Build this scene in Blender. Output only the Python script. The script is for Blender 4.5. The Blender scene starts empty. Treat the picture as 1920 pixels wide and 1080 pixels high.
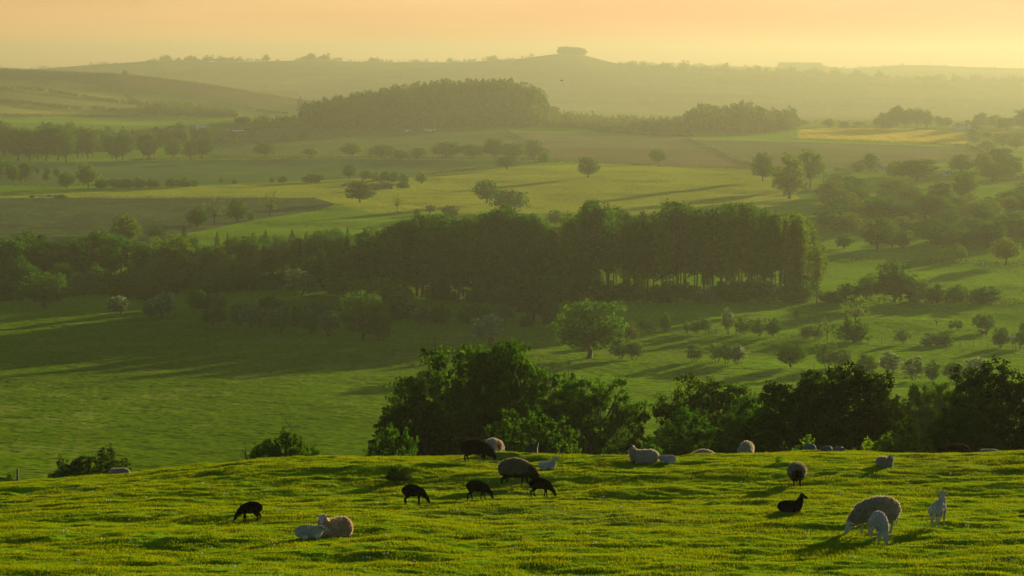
import bpy, math, random
import numpy as np
from mathutils import Vector, Matrix

C = bpy.context.scene.collection
SC = bpy.context.scene
R = math.radians

# ------------------------------------------------------------------ camera
F = 4330.0                       # focal length in pixels of a 1920 wide frame
PITCH = math.atan(435.0 / F)
cam = bpy.data.cameras.new('camera'); cam.lens = 36.0 * F / 1920; cam.sensor_width = 36.0
cam.clip_start = 0.5; cam.clip_end = 80000
camo = bpy.data.objects.new('camera', cam); C.objects.link(camo)
camo.location = (0, 0, 0); camo.rotation_euler = (math.pi / 2 - PITCH, 0, 0)
SC.camera = camo

# ------------------------------------------------------------------ light
SUN_AZ, SUN_EL = R(26), R(3.6)   # to the right of the view, low
sd = Vector((math.sin(SUN_AZ) * math.cos(SUN_EL), math.cos(SUN_AZ) * math.cos(SUN_EL), math.sin(SUN_EL)))
sl = bpy.data.lights.new('sun', 'SUN'); sl.energy = 5.0; sl.angle = R(0.5); sl.color = (1.0, 0.78, 0.42)
so = bpy.data.objects.new('sun', sl); C.objects.link(so)
so.rotation_euler = sd.to_track_quat('Z', 'Y').to_euler(); so.location = (500, 900, 200)

VEIL = (3.8, 2.42, 1.52, 1)
W = bpy.data.worlds.new('World'); SC.world = W; W.use_nodes = True
wn = W.node_tree; wn.nodes.clear()
wo = wn.nodes.new('ShaderNodeOutputWorld'); bg = wn.nodes.new('ShaderNodeBackground')
sky = wn.nodes.new('ShaderNodeTexSky'); sky.sky_type = 'NISHITA'; sky.sun_disc = False
sky.sun_elevation = SUN_EL; sky.sun_rotation = SUN_AZ; sky.altitude = 100
sky.air_density = 1.0; sky.dust_density = 0.7; sky.ozone_density = 2.0
bg.inputs[1].default_value = 0.08
# thin warm veil of high cloud over the clear sky, a little streaky
tc = wn.nodes.new('ShaderNodeTexCoord'); mp = wn.nodes.new('ShaderNodeMapping')
mp.inputs['Scale'].default_value = (3.0, 3.0, 30.0)
nz = wn.nodes.new('ShaderNodeTexNoise'); nz.inputs['Scale'].default_value = 1.6; nz.inputs['Detail'].default_value = 5
cr = wn.nodes.new('ShaderNodeValToRGB')
cr.color_ramp.elements[0].position = 0.40; cr.color_ramp.elements[0].color = (1.0, 0.98, 0.95, 1)
cr.color_ramp.elements[1].position = 0.64; cr.color_ramp.elements[1].color = (0.89, 0.83, 0.79, 1)
mx = wn.nodes.new('ShaderNodeMix'); mx.data_type = 'RGBA'; mx.blend_type = 'MULTIPLY'; mx.inputs[0].default_value = 1.0
# the veil glows low over the horizon and thins out upwards
sp = wn.nodes.new('ShaderNodeSeparateXYZ'); wn.links.new(tc.outputs['Generated'], sp.inputs[0])
gl = wn.nodes.new('ShaderNodeMapRange'); gl.interpolation_type = 'SMOOTHSTEP'
gl.inputs[1].default_value = 0.02; gl.inputs[2].default_value = 0.16; gl.inputs[3].default_value = 1.0; gl.inputs[4].default_value = 0.0
wn.links.new(sp.outputs[2], gl.inputs[0])
dt = wn.nodes.new('ShaderNodeVectorMath'); dt.operation = 'DOT_PRODUCT'; dt.inputs[1].default_value = (math.sin(SUN_AZ), math.cos(SUN_AZ), 0)
wn.links.new(tc.outputs['Generated'], dt.inputs[0])
az = wn.nodes.new('ShaderNodeMapRange'); az.inputs[1].default_value = 0.2; az.inputs[2].default_value = 1.0; az.inputs[3].default_value = 0.0; az.inputs[4].default_value = 1.0
wn.links.new(dt.outputs['Value'], az.inputs[0])
pw = wn.nodes.new('ShaderNodeMath'); pw.operation = 'POWER'; pw.inputs[1].default_value = 2.7; wn.links.new(az.outputs[0], pw.inputs[0])
ml = wn.nodes.new('ShaderNodeMath'); ml.operation = 'MULTIPLY'; wn.links.new(pw.outputs[0], ml.inputs[0]); wn.links.new(gl.outputs[0], ml.inputs[1])
veil = wn.nodes.new('ShaderNodeMix'); veil.data_type = 'RGBA'; veil.inputs[7].default_value = VEIL
wn.links.new(ml.outputs[0], veil.inputs[0])
wn.links.new(nz.outputs[0], cr.inputs[0]); wn.links.new(sky.outputs[0], veil.inputs[6])
wn.links.new(tc.outputs['Generated'], mp.inputs[0]); wn.links.new(mp.outputs[0], nz.inputs[0])
wn.links.new(veil.outputs[2], mx.inputs[6]); wn.links.new(cr.outputs[0], mx.inputs[7])
wn.links.new(mx.outputs[2], bg.inputs[0]); wn.links.new(bg.outputs[0], wo.inputs[0])

SC.view_settings.view_transform = 'Standard'; SC.view_settings.look = 'None'
SC.view_settings.exposure = 1.45; SC.view_settings.gamma = 1.0; SC.view_settings.use_curve_mapping = False
SC.render.engine = 'CYCLES'
SC.cycles.volume_bounces = 1; SC.cycles.max_bounces = 6; SC.cycles.diffuse_bounces = 2
SC.cycles.transmission_bounces = 3; SC.cycles.glossy_bounces = 1

# ------------------------------------------------------------------ haze settings (box is built after the land)
HAZE_DENSITY = 1.4e-4
HAZE_COLOR = (0.238, 0.260, 0.196)
HAZE_G = 0.46

# ------------------------------------------------------------------ noise
def _h(ix, iy, seed):
    n = (ix.astype(np.int64) * 374761393 + iy.astype(np.int64) * 668265263 + seed * 974634777) & 0xffffffff
    n = ((n ^ (n >> 13)) * 1274126177) & 0xffffffff
    return ((n ^ (n >> 16)) & 0xffff) / 65535.0 - 0.5
def vnoise(x, y, seed=0):
    x0 = np.floor(x); y0 = np.floor(y); fx = x - x0; fy = y - y0
    fx = fx * fx * fx * (fx * (fx * 6 - 15) + 10); fy = fy * fy * fy * (fy * (fy * 6 - 15) + 10)
    a = _h(x0, y0, seed); b = _h(x0 + 1, y0, seed); c = _h(x0, y0 + 1, seed); d = _h(x0 + 1, y0 + 1, seed)
    return (a * (1 - fx) + b * fx) * (1 - fy) + (c * (1 - fx) + d * fx) * fy     # -0.5 .. 0.5
def fbm(x, y, seed=0, octs=3):
    s = 0; a = 1.0; t = 0
    for k in range(octs):
        s = s + a * vnoise(x * 2 ** k + 17.3 * k, y * 2 ** k - 9.1 * k, seed + k); t += a; a *= 0.5
    return s / t

# ------------------------------------------------------------------ the lie of the land
# rows (distance ahead in metres, [(x, y)...] where the surface is seen in the 1920x1080 photo at that distance)
def dirz(ypx): return -np.tan(PITCH - np.arctan((540.0 - ypx) / F))          # z per metre ahead
ROWS = [
 (42, [(0, 1092), (1920, 1092)]),
 (50, [(0, 1022), (960, 1014), (1920, 1012)]),
 (60, [(0, 972), (450, 962), (960, 952), (1920, 945)]),
 (67, [(0, 940), (450, 925), (960, 914), (1920, 898)]),
 (73, [(0, 916), (300, 897), (450, 882), (700, 873), (960, 872), (1300, 868), (1420, 863), (1500, 860), (1920, 860)]),
 (77.5, [(0, 907), (200, 893), (300, 884), (450, 868), (600, 861), (720, 857), (960, 856), (1350, 856), (1400, 854), (1600, 855), (1700, 853), (1920, 851)]),
 (81, [(0, 912), (200, 899), (450, 876), (700, 866), (1350, 865), (1400, 858), (1450, 850), (1560, 846), (1640, 848), (1720, 857), (1800, 862), (1920, 862)]),
 (86, [(0, 922), (450, 900), (700, 890), (1350, 890), (1450, 866), (1600, 866), (1750, 880), (1920, 885)]),
 (95, [(0, 945), (450, 930), (700, 925), (1920, 925)]),
 (120, [(0, 955), (700, 965), (1920, 970)]),
 (150, [(0, 940), (500, 955), (900, 975), (1920, 980)]),
 (200, [(0, 893), (500, 905), (1000, 925), (1920, 915)]),
 (250, [(0, 850), (960, 862), (1920, 850)]),
 (300, [(0, 808), (960, 812), (1920, 796)]),
 (400, [(0, 728), (960, 726), (1920, 716)]),
 (500, [(0, 655), (960, 652), (1400, 655), (1920, 655)]),
 (600, [(0, 598), (960, 590), (1920, 598)]),
 (700, [(0, 548), (960, 540), (1400, 545), (1920, 545)]),
 (850, [(0, 485), (960, 480), (1920, 490)]),
 (1050, [(0, 427), (960, 420), (1920, 432)]),
 (1300, [(0, 378), (600, 372), (960, 372), (1400, 372), (1920, 378)]),
 (1650, [(0, 330), (600, 330), (1000, 325), (1400, 320), (1920, 328)]),
 (2050, [(0, 297), (500, 292), (960, 292), (1060, 290), (1400, 298), (1500, 290), (1920, 295)]),
 (2500, [(0, 262), (400, 258), (960, 255), (1200, 258), (1500, 262), (1800, 268), (1920, 268)]),
 (2750, [(0, 240), (400, 245), (570, 244), (800, 244), (1000, 242), (1290, 252), (1500, 248), (1800, 253), (1920, 252)]),
 (3000, [(0, 225), (300, 236), (570, 226), (600, 222), (640, 212), (700, 202), (760, 188), (850, 182), (950, 182), (1000, 190), (1022, 203), (1036, 228), (1280, 236), (1320, 228), (1480, 228), (1510, 240), (1700, 238), (1920, 243)]),
 (3300, [(0, 200), (260, 215), (450, 222), (560, 224), (650, 220), (1030, 230), (1290, 235), (1500, 234), (1920, 240)]),
 (3700, [(0, 163), (120, 172), (260, 187), (400, 203), (520, 210), (620, 214), (700, 222), (1200, 230), (1500, 234), (1920, 236)]),
 (4100, [(0, 129), (100, 132), (230, 137), (350, 151), (450, 166), (560, 186), (620, 195), (700, 206), (900, 220), (1500, 225), (1920, 228)]),
 (4600, [(0, 150), (230, 160), (450, 185), (620, 210), (900, 218), (1500, 222), (1920, 224)]),
 (5600, [(0, 170), (700, 200), (1500, 210), (1920, 212)]),
 (6500, [(0, 150), (150, 145), (700, 160), (1060, 160), (1500, 170), (1920, 178)]),
 (7500, [(0, 134), (130, 126), (160, 122), (240, 118), (300, 113), (400, 116), (500, 115), (600, 113), (700, 117), (850, 117), (960, 112), (1020, 104), (1050, 99), (1095, 100), (1115, 110), (1150, 120), (1250, 127), (1400, 132), (1500, 134), (1570, 142), (1700, 148), (1920, 152)]),
 (8500, [(0, 150), (1060, 135), (1500, 150), (1920, 160)]),
 (10500, [(0, 130), (130, 128), (750, 118), (800, 115), (860, 120), (1150, 121), (1300, 122), (1440, 127), (1590, 129), (1640, 124), (1720, 121), (1780, 125), (1840, 126), (1920, 129)]),
 (12500, [(0, 140), (1920, 140)]),
 (30000, [(0, 128), (1920, 128)]),
]
XS = np.arange(-3000, 4921, 20.0)
KD = np.array([r[0] for r in ROWS], float)
KZ = np.stack([np.interp(XS, [p[0] for p in r[1]], [p[1] for p in r[1]]) for r in ROWS])
k5 = np.array([1, 2, 3, 2, 1.0]) / 9
KZ = np.stack([np.convolve(np.pad(r, 2, mode='edge'), k5, 'valid') for r in KZ])
KZ = dirz(KZ) * KD[:, None]
def pchip(x, y, xq):
    h = np.diff(x)[:, None]; d = np.diff(y, axis=0) / h
    m = np.zeros_like(y); a = d[:-1]; b = d[1:]
    w1 = 2 * h[1:] + h[:-1]; w2 = h[1:] + 2 * h[:-1]
    with np.errstate(divide='ignore', invalid='ignore'):
        mm = (w1 + w2) / (w1 / a + w2 / b)
    m[1:-1] = np.where(a * b > 0, mm, 0); m[0] = d[0]; m[-1] = d[-1]
    i = np.clip(np.searchsorted(x, xq) - 1, 0, len(x) - 2); t = ((xq - x[i]) / (x[i + 1] - x[i]))[:, None]; hh = h[i]
    return ((1 + 2 * t) * (1 - t) ** 2) * y[i] + t * (1 - t) ** 2 * hh * m[i] + t * t * (3 - 2 * t) * y[i + 1] + t * t * (t - 1) * hh * m[i + 1]
LD = np.exp(np.linspace(math.log(42), math.log(30000), 1400))
LZ = pchip(KD, KZ, LD)
def macro(x, y):
    x = np.asarray(x, float); y = np.asarray(y, float)
    dd = np.maximum(y, 20.0); u = 960 + F * 0.995 * x / dd
    fi = np.clip((np.log(np.clip(y, 42, 29999)) - math.log(42)) / (math.log(30000) - math.log(42)) * 1399, 0, 1398.999)
    fj = np.clip((u - XS[0]) / 20.0, 0, len(XS) - 1.001)
    i = fi.astype(int); j = fj.astype(int); a = fi - i; b = fj - j
    z = (LZ[i, j] * (1 - b) + LZ[i, j + 1] * b) * (1 - a) + (LZ[i + 1, j] * (1 - b) + LZ[i + 1, j + 1] * b) * a
    t = np.clip(y / 42.0, -2, 1)
    near = -1.7 + (z + 1.7) * np.where(t > 0, t ** 0.9 if False else np.abs(t), 0) - np.minimum(t, 0) * 2.0
    return np.where(y < 42, near, z)
def smooth(a, b, v):
    t = np.clip((v - a) / (b - a), 0, 1); return t * t * (3 - 2 * t)
def micro(x, y):
    fg = 1 - smooth(84, 110, y)
    a = np.abs(fbm(x / 1.9, y / 1.1, 3, 3))
    z = fg * (0.28 * fbm(x / 3.6, y / 2.4, 1, 2) + 0.17 * (0.3 - a) + 0.055 * vnoise(x / 0.5, y / 0.4, 5) + 0.02 * vnoise(x / 0.18, y / 0.16, 6))
    md = smooth(84, 130, y) * (1 - smooth(1500, 2600, y))
    z = z + md * (0.30 * fbm(x / 8.0, y / 8.0, 8, 2) + 0.25 * fbm(x / 1.9, y / 1.9, 9, 2) + 1.6 * fbm(x / 45, y / 45, 12, 2) * smooth(300, 450, y))
    z = z + smooth(1200, 2600, y) * 5 * fbm(x / 240, y / 240, 14, 2) * (1 - 0.6 * smooth(3000, 4000, y))
    return z
def height(x, y): return macro(x, y) + micro(x, y)

def to_px(x, y, z):
    d = y * math.cos(PITCH) - z * math.sin(PITCH); up = y * math.sin(PITCH) + z * math.cos(PITCH)
    return 960 + F * x / d, 540 - F * up / d
def ray(px, py):
    X = (px - 960) / F; Y = (540 - py) / F
    v = np.array([X, math.cos(PITCH) + Y * math.sin(PITCH), -math.sin(PITCH) + Y * math.cos(PITCH)])
    return v / v[1]
_T = np.exp(np.linspace(math.log(43), math.log(20000), 9000))
def ground_at(px, py, dmin=43.0, dmax=20000.0):
    """where the line of sight meets the land"""
    v = ray(px, py); t = _T[(_T >= dmin) & (_T < dmax)]
    g = macro(v[0] * t, t) + (micro(v[0] * t, t) if dmin < 100 else 0) - v[2] * t
    k = np.argmax(g >= 0)
    if g[k] < 0: k = np.argmax(g)
    return Vector((v[0] * t[k], t[k], float(height(v[0] * t[k], t[k]))))
def at_dist(px, d):
    X = (px - 960) / F
    x = X * d * 1.0
    z = float(height(x, d)); x = X * (d * math.cos(PITCH) - z * math.sin(PITCH))
    return Vector((x, d, float(height(x, d))))
def px_m(p): return F / (p.y * math.cos(PITCH) - p.z * math.sin(PITCH))      # pixels per metre there

# ------------------------------------------------------------------ mesh helpers
def mesh(name, V, Fc, mats=(), mi=None, smooth_=False, col=None):
    V = np.asarray(V, np.float32).reshape(-1, 3); Fc = np.asarray(Fc, np.int32)
    me = bpy.data.meshes.new(name); n = Fc.shape[1]
    me.vertices.add(len(V)); me.vertices.foreach_set('co', V.ravel())
    me.loops.add(Fc.size); me.loops.foreach_set('vertex_index', Fc.ravel())
    me.polygons.add(len(Fc)); me.polygons.foreach_set('loop_start', np.arange(0, Fc.size, n, dtype=np.int32))
    me.polygons.foreach_set('loop_total', np.full(len(Fc), n, np.int32))
    for m in mats: me.materials.append(m)
    if mi is not None: me.polygons.foreach_set('material_index', np.asarray(mi, np.int32))
    if smooth_: me.polygons.foreach_set('use_smooth', np.ones(len(Fc), bool))
    me.update(calc_edges=True)
    if col is not None:
        ca = me.color_attributes.new('Col', 'FLOAT_COLOR', 'POINT')
        c = np.ones((len(V), 4), np.float32); c[:, :3] = col; ca.data.foreach_set('color', c.ravel())
    me.validate()
    return me
def link(name, me, parent=None, loc=None, rz=0.0, sc=None):
    o = bpy.data.objects.new(name, me); C.objects.link(o)
    if parent is not None: o.parent = parent
    if loc is not None: o.location = loc
    if rz: o.rotation_euler = (0, 0, rz)
    if sc is not None: o.scale = sc if hasattr(sc, '__len__') else (sc, sc, sc)
    return o
def tag(o, label=None, cat=None, group=None, kind=None):
    if label: o['label'] = label
    if cat: o['category'] = cat
    if group: o['group'] = group
    if kind: o['kind'] = kind
    return o
def tube(path, rad, n=7):
    """tapered tube through the points of path; returns verts, quads"""
    P = np.asarray(path, float); rad = np.asarray(rad, float); V = []
    T = np.gradient(P, axis=0); T /= np.linalg.norm(T, axis=1)[:, None] + 1e-9
    up = np.array([0.31, 0.17, 0.93]); a = np.cross(T, up); a /= np.linalg.norm(a, axis=1)[:, None] + 1e-9; b = np.cross(T, a)
    th = np.linspace(0, 2 * math.pi, n, endpoint=False)
    V = P[:, None, :] + rad[:, None, None] * (np.cos(th)[None, :, None] * a[:, None, :] + np.sin(th)[None, :, None] * b[:, None, :])
    i = np.arange(len(P) - 1)[:, None] * n; j = np.arange(n)[None, :]; k = (j + 1) % n
    Q = np.stack([i + j, i + k, i + n + k, i + n + j], -1).reshape(-1, 4)
    return V.reshape(-1, 3), Q
def join(parts):
    V = []; Q = []; o = 0
    for v, q in parts: V.append(v); Q.append(np.asarray(q) + o); o += len(v)
    return np.concatenate(V), np.concatenate(Q)

# ------------------------------------------------------------------ materials
def new_mat(name):
    m = bpy.data.materials.new(name); m.use_nodes = True; m.node_tree.nodes.clear()
    return m, m.node_tree.nodes, m.node_tree.links
def N(nodes, t, **kw):
    n = nodes.new(t)
    for k, v in kw.items():
        if k.startswith('i_'): n.inputs[int(k[2:])].default_value = v
        else: setattr(n, k, v)
    return n
def leaf_mat(name, dark, light, trans=0.45, tcol=None, scale=0.5, vary=0.25):
    m, n, l = new_mat(name)
    out = N(n, 'ShaderNodeOutputMaterial'); geo = N(n, 'ShaderNodeNewGeometry'); oi = N(n, 'ShaderNodeObjectInfo')
    tcx = N(n, 'ShaderNodeTexCoord')
    nz = N(n, 'ShaderNodeTexNoise'); nz.inputs['Scale'].default_value = scale; nz.inputs['Detail'].default_value = 3
    l.new(tcx.outputs['Object'], nz.inputs['Vector'])
    ad = N(n, 'ShaderNodeMath', operation='MULTIPLY_ADD'); ad.inputs[1].default_value = 0.5
    l.new(geo.outputs['Random Per Island'], ad.inputs[0]); l.new(nz.outputs[0], ad.inputs[2])
    sb = N(n, 'ShaderNodeMath', operation='SUBTRACT'); sb.inputs[1].default_value = 0.3; sb.use_clamp = True
    l.new(ad.outputs[0], sb.inputs[0])
    mx = N(n, 'ShaderNodeMix', data_type='RGBA'); mx.inputs[6].default_value = (*dark, 1); mx.inputs[7].default_value = (*light, 1)
    l.new(sb.outputs[0], mx.inputs[0])
    hv = N(n, 'ShaderNodeHueSaturation'); mr = N(n, 'ShaderNodeMapRange'); mr.inputs[3].default_value = 1 - vary; mr.inputs[4].default_value = 1 + vary
    mh = N(n, 'ShaderNodeMapRange'); mh.inputs[3].default_value = 0.485; mh.inputs[4].default_value = 0.512
    l.new(oi.outputs['Random'], mr.inputs[0]); l.new(mr.outputs[0], hv.inputs['Value'])
    mt = N(n, 'ShaderNodeMath', operation='FRACT'); mu = N(n, 'ShaderNodeMath', operation='MULTIPLY'); mu.inputs[1].default_value = 7.31
    l.new(oi.outputs['Random'], mu.inputs[0]); l.new(mu.outputs[0], mt.inputs[0]); l.new(mt.outputs[0], mh.inputs[0]); l.new(mh.outputs[0], hv.inputs['Hue'])
    l.new(mx.outputs[2], hv.inputs['Color'])
    df = N(n, 'ShaderNodeBsdfDiffuse'); tr = N(n, 'ShaderNodeBsdfTranslucent'); ms = N(n, 'ShaderNodeMixShader'); ms.inputs[0].default_value = trans
    tm = N(n, 'ShaderNodeMix', data_type='RGBA', blend_type='MULTIPLY'); tm.inputs[0].default_value = 1; tm.inputs[7].default_value = (*(tcol or (1.2, 1.4, 0.4)), 1)
    l.new(hv.outputs[0], df.inputs[0]); l.new(hv.outputs[0], tm.inputs[6]); l.new(tm.outputs[2], tr.inputs[0])
    l.new(df.outputs[0], ms.inputs[1]); l.new(tr.outputs[0], ms.inputs[2]); l.new(ms.outputs[0], out.inputs[0])
    return m
def plain_mat(name, colr, rough=0.8, var=0.25, scale=3.0, bump=0.3, sheen=0.0):
    m, n, l = new_mat(name)
    out = N(n, 'ShaderNodeOutputMaterial'); bs = N(n, 'ShaderNodeBsdfPrincipled'); bs.inputs['Roughness'].default_value = rough
    bs.inputs['Specular IOR Level'].default_value = 0.25
    tcx = N(n, 'ShaderNodeTexCoord'); nz = N(n, 'ShaderNodeTexNoise'); nz.inputs['Scale'].default_value = scale; nz.inputs['Detail'].default_value = 5
    l.new(tcx.outputs['Object'], nz.inputs['Vector'])
    mx = N(n, 'ShaderNodeMix', data_type='RGBA')
    mx.inputs[6].default_value = (*[c * (1 - var) for c in colr], 1); mx.inputs[7].default_value = (*[min(1, c * (1 + var)) for c in colr], 1)
    l.new(nz.outputs[0], mx.inputs[0]); l.new(mx.outputs[2], bs.inputs['Base Color'])
    if sheen: bs.inputs['Sheen Weight'].default_value = sheen
    bp = N(n, 'ShaderNodeBump'); bp.inputs['Strength'].default_value = bump; bp.inputs['Distance'].default_value = 0.08
    l.new(nz.outputs[0], bp.inputs['Height']); l.new(bp.outputs[0], bs.inputs['Normal']); l.new(bs.outputs[0], out.inputs[0])
    return m
# ------------------------------------------------------------------ the land
def in_poly(px, py, poly):
    P = np.array(poly, float); inside = np.zeros(px.shape, bool); j = len(P) - 1
    for i in range(len(P)):
        xi, yi = P[i]; xj, yj = P[j]
        c = ((yi > py) != (yj > py)) & (px < (xj - xi) * (py - yi) / (yj - yi + 1e-12) + xi)
        inside ^= c; j = i
    return inside
GRASS = (0.086, 0.165, 0.004)
FIELDS = [   # outline in the photo, base colour of the crop, nearest distance
 ([(-900, 372), (0, 372), (400, 369), (590, 371), (632, 382), (600, 394), (480, 412), (330, 442), (240, 470), (0, 500), (-900, 500)], (0.040, 0.058, 0.024), 700),
 ([(-900, 342), (0, 360), (300, 352), (620, 338), (900, 318), (1100, 306), (1420, 318), (1500, 372), (1400, 400), (700, 400), (630, 382), (590, 371), (-900, 372)], (0.175, 0.205, 0.016), 900),
 ([(-900, 300), (0, 304), (640, 298), (1040, 302), (900, 320), (640, 336), (300, 350), (-900, 342)], (0.050, 0.092, 0.022), 1300),
 ([(300, 255), (560, 240), (940, 246), (1030, 286), (1040, 300), (640, 297), (400, 297)], (0.058, 0.096, 0.026), 1500),
 ([(940, 247), (1290, 256), (1300, 262), (1360, 284), (1100, 277), (1020, 276)], (0.095, 0.098, 0.042), 1500),
 ([(1018, 276), (1110, 277), (1360, 284), (1420, 306), (1425, 318), (1300, 312), (1060, 302), (1040, 298)], (0.086, 0.076, 0.034), 1500),
 ([(1290, 262), (1500, 266), (1800, 276), (1840, 300), (1640, 318), (1440, 318), (1420, 304), (1360, 284)], (0.080, 0.088, 0.030), 1500),
 ([(1494, 250), (1500, 242), (1560, 239), (1700, 241), (1806, 247), (1816, 260), (1808, 271), (1700, 267), (1560, 262), (1497, 261)], (0.42, 0.32, 0.020), 2000),
 ([(1846, 247), (1890, 248), (1888, 255), (1845, 254)], (0.42, 0.32, 0.020), 2000),
 ([(-900, 118), (0, 131), (100, 134), (230, 139), (380, 156), (570, 189), (560, 196), (430, 184), (260, 165), (150, 158), (0, 144), (-900, 130)], (0.120, 0.092, 0.050), 2600),
 ([(-900, 136), (0, 146), (120, 152), (210, 163), (270, 195), (160, 184), (0, 166), (-900, 150)], (0.17, 0.185, 0.035), 2600),
 ([(-900, 160), (0, 170), (160, 188), (260, 197), (230, 208), (0, 190), (-900, 175)], (0.15, 0.155, 0.045), 2600),
 ([(-900, 190), (0, 193), (180, 207), (230, 214), (120, 220), (0, 220), (-900, 215)], (0.20, 0.21, 0.04), 2600),
 ([(220, 168), (420, 186), (560, 199), (560, 220), (450, 215), (260, 200)], (0.085, 0.112, 0.035), 2600),
]
def build_land():
    q = lambda a, b, n: np.exp(np.linspace(math.log(a), math.log(b), n, endpoint=False))
    ys = np.concatenate([[-400, -200, -80, -30], np.linspace(-10, 38, 14), np.linspace(40, 85, 420, endpoint=False), q(85, 190, 110), q(190, 700, 620), q(700, 2600, 360), q(2600, 12000, 330), q(12000, 13001, 4)])
    xs = np.concatenate([np.arange(-3000, -400, 60.), np.arange(-400, -40, 8.), np.arange(-40, 1960, 2.0), np.arange(1960, 2400, 8.), np.arange(2400, 4921, 60.)])
    D, U = np.meshgrid(ys, xs, indexing='ij')
    X = (U - 960) / (F * 0.995) * np.maximum(D, 20.0)
    Z = height(X, D)
    V = np.stack([X, D, Z], -1).reshape(-1, 3)
    r, c = D.shape; i = np.arange(r - 1)[:, None] * c + np.arange(c - 1)[None, :]
    Q = np.stack([i, i + 1, i + c + 1, i + c], -1).reshape(-1, 4)
    x, y, z = V.T
    px, py = to_px(x, np.maximum(y, 30), z)
    jx = px + 3 * fbm(x / (y * 0.01 + 1), y / (y * 0.03 + 1), 41, 2); jy = py
    col = np.empty((len(V), 3)); col[:] = GRASS
    far = smooth(2500, 4500, y)[:, None]; col = col * (1 - far) + np.array((0.085, 0.100, 0.030)) * far
    # unnamed far pastures: small differences of crop from field to field
    cell = _h(np.floor((x + 60 * vnoise(x / 300, y / 300, 2)) / 330), np.floor((y + 90 * vnoise(x / 260, y / 400, 7)) / 420), 77)
    far2 = smooth(2200, 2900, y)
    col *= (1 + 0.45 * far2 * cell)[:, None]
    for poly, cc, dmin in FIELDS:
        m = in_poly(jx, jy, poly) & (y > dmin) & (y < 5000)
        col[m] = cc
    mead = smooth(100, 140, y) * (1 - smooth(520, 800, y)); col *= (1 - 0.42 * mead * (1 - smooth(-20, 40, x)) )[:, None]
    tram = (np.sin((x * 0.55 + y * 0.9) / 5.5) > 0.75) & (col[:, 0] > .3); col[tram] *= 0.62
    A = [ground_at(a, b, 150) for a, b in [(172, 722), (160, 770), (140, 800), (118, 868), (100, 905)]]
    for p, q in zip(A[:-1], A[1:]):                       # tractor wheelings down the western field
        dx, dy = q.x - p.x, q.y - p.y; L2 = dx * dx + dy * dy; t = ((x - p.x) * dx + (y - p.y) * dy) / L2; s_ = ((x - p.x) * dy - (y - p.y) * dx) / math.sqrt(L2)
        k = (t >= 0) & (t < 1) & (np.abs(np.abs(s_) - 0.9) < 0.32); col[k] = col[k] * 0.75 + np.array((0.030, 0.032, 0.006))
    wv = fbm(x / 28, y / 60, 21, 3)
    near = (1 - smooth(900, 1600, y))
    col *= (1 + 0.35 * wv * near)[:, None]
    dry = smooth(0.02, 0.26, fbm(x / 7, y / 12, 25, 3)) * near * 0.55
    col = col * (1 - dry[:, None]) + np.array((0.095, 0.120, 0.018)) * dry[:, None]
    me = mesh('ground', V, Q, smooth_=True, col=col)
    m, n, l = new_mat('turf')
    out = N(n, 'ShaderNodeOutputMaterial'); at = N(n, 'ShaderNodeVertexColor'); at.layer_name = 'Col'
    geo = N(n, 'ShaderNodeNewGeometry')
    def noise(scale, det, sc3=None):
        t = N(n, 'ShaderNodeTexNoise'); t.inputs['Scale'].default_value = scale; t.inputs['Detail'].default_value = det
        if sc3:
            mp = N(n, 'ShaderNodeMapping'); mp.inputs['Scale'].default_value = sc3; l.new(geo.outputs['Position'], mp.inputs[0]); l.new(mp.outputs[0], t.inputs['Vector'])
        else: l.new(geo.outputs['Position'], t.inputs['Vector'])
        return t
    n1 = noise(0.9, 6); n2 = noise(0.02, 4, (1, 0.35, 1))
    r1 = N(n, 'ShaderNodeMapRange'); r1.inputs[1].default_value = 0.3; r1.inputs[2].default_value = 0.7; r1.inputs[3].default_value = 0.62; r1.inputs[4].default_value = 1.38
    r2 = N(n, 'ShaderNodeMapRange'); r2.inputs[1].default_value = 0.3; r2.inputs[2].default_value = 0.7; r2.inputs[3].default_value = 0.85; r2.inputs[4].default_value = 1.15
    l.new(n1.outputs[0], r1.inputs[0]); l.new(n2.outputs[0], r2.inputs[0])
    mm = N(n, 'ShaderNodeMath', operation='MULTIPLY'); l.new(r1.outputs[0], mm.inputs[0]); l.new(r2.outputs[0], mm.inputs[1])
    mx = N(n, 'ShaderNodeMix', data_type='RGBA', blend_type='MULTIPLY'); mx.inputs[0].default_value = 1
    l.new(at.outputs[0], mx.inputs[6]); l.new(mm.outputs[0], mx.inputs[7])
    bp = N(n, 'ShaderNodeBump'); bp.inputs['Strength'].default_value = 1.0; bp.inputs['Distance'].default_value = 0.28
    l.new(n1.outputs[0], bp.inputs['Height'])
    bs = N(n, 'ShaderNodeBsdfPrincipled'); bs.inputs['Roughness'].default_value = 0.9; bs.inputs['Specular IOR Level'].default_value = 0.0
    bs.inputs['Sheen Weight'].default_value = 0.6; bs.inputs['Sheen Roughness'].default_value = 0.6
    l.new(mx.outputs[2], bs.inputs['Sheen Tint'])
    tl = N(n, 'ShaderNodeMix', data_type='RGBA', blend_type='MULTIPLY'); tl.inputs[0].default_value = 1
    l.new(mx.outputs[2], bs.inputs['Base Color']); l.new(bp.outputs[0], bs.inputs['Normal']); l.new(bs.outputs[0], out.inputs[0])
    me.materials.append(m)
    return tag(link('ground', me), 'rolling green pasture and farmland falling from the sheep field to the valley', None, kind='structure')
build_land()
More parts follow.
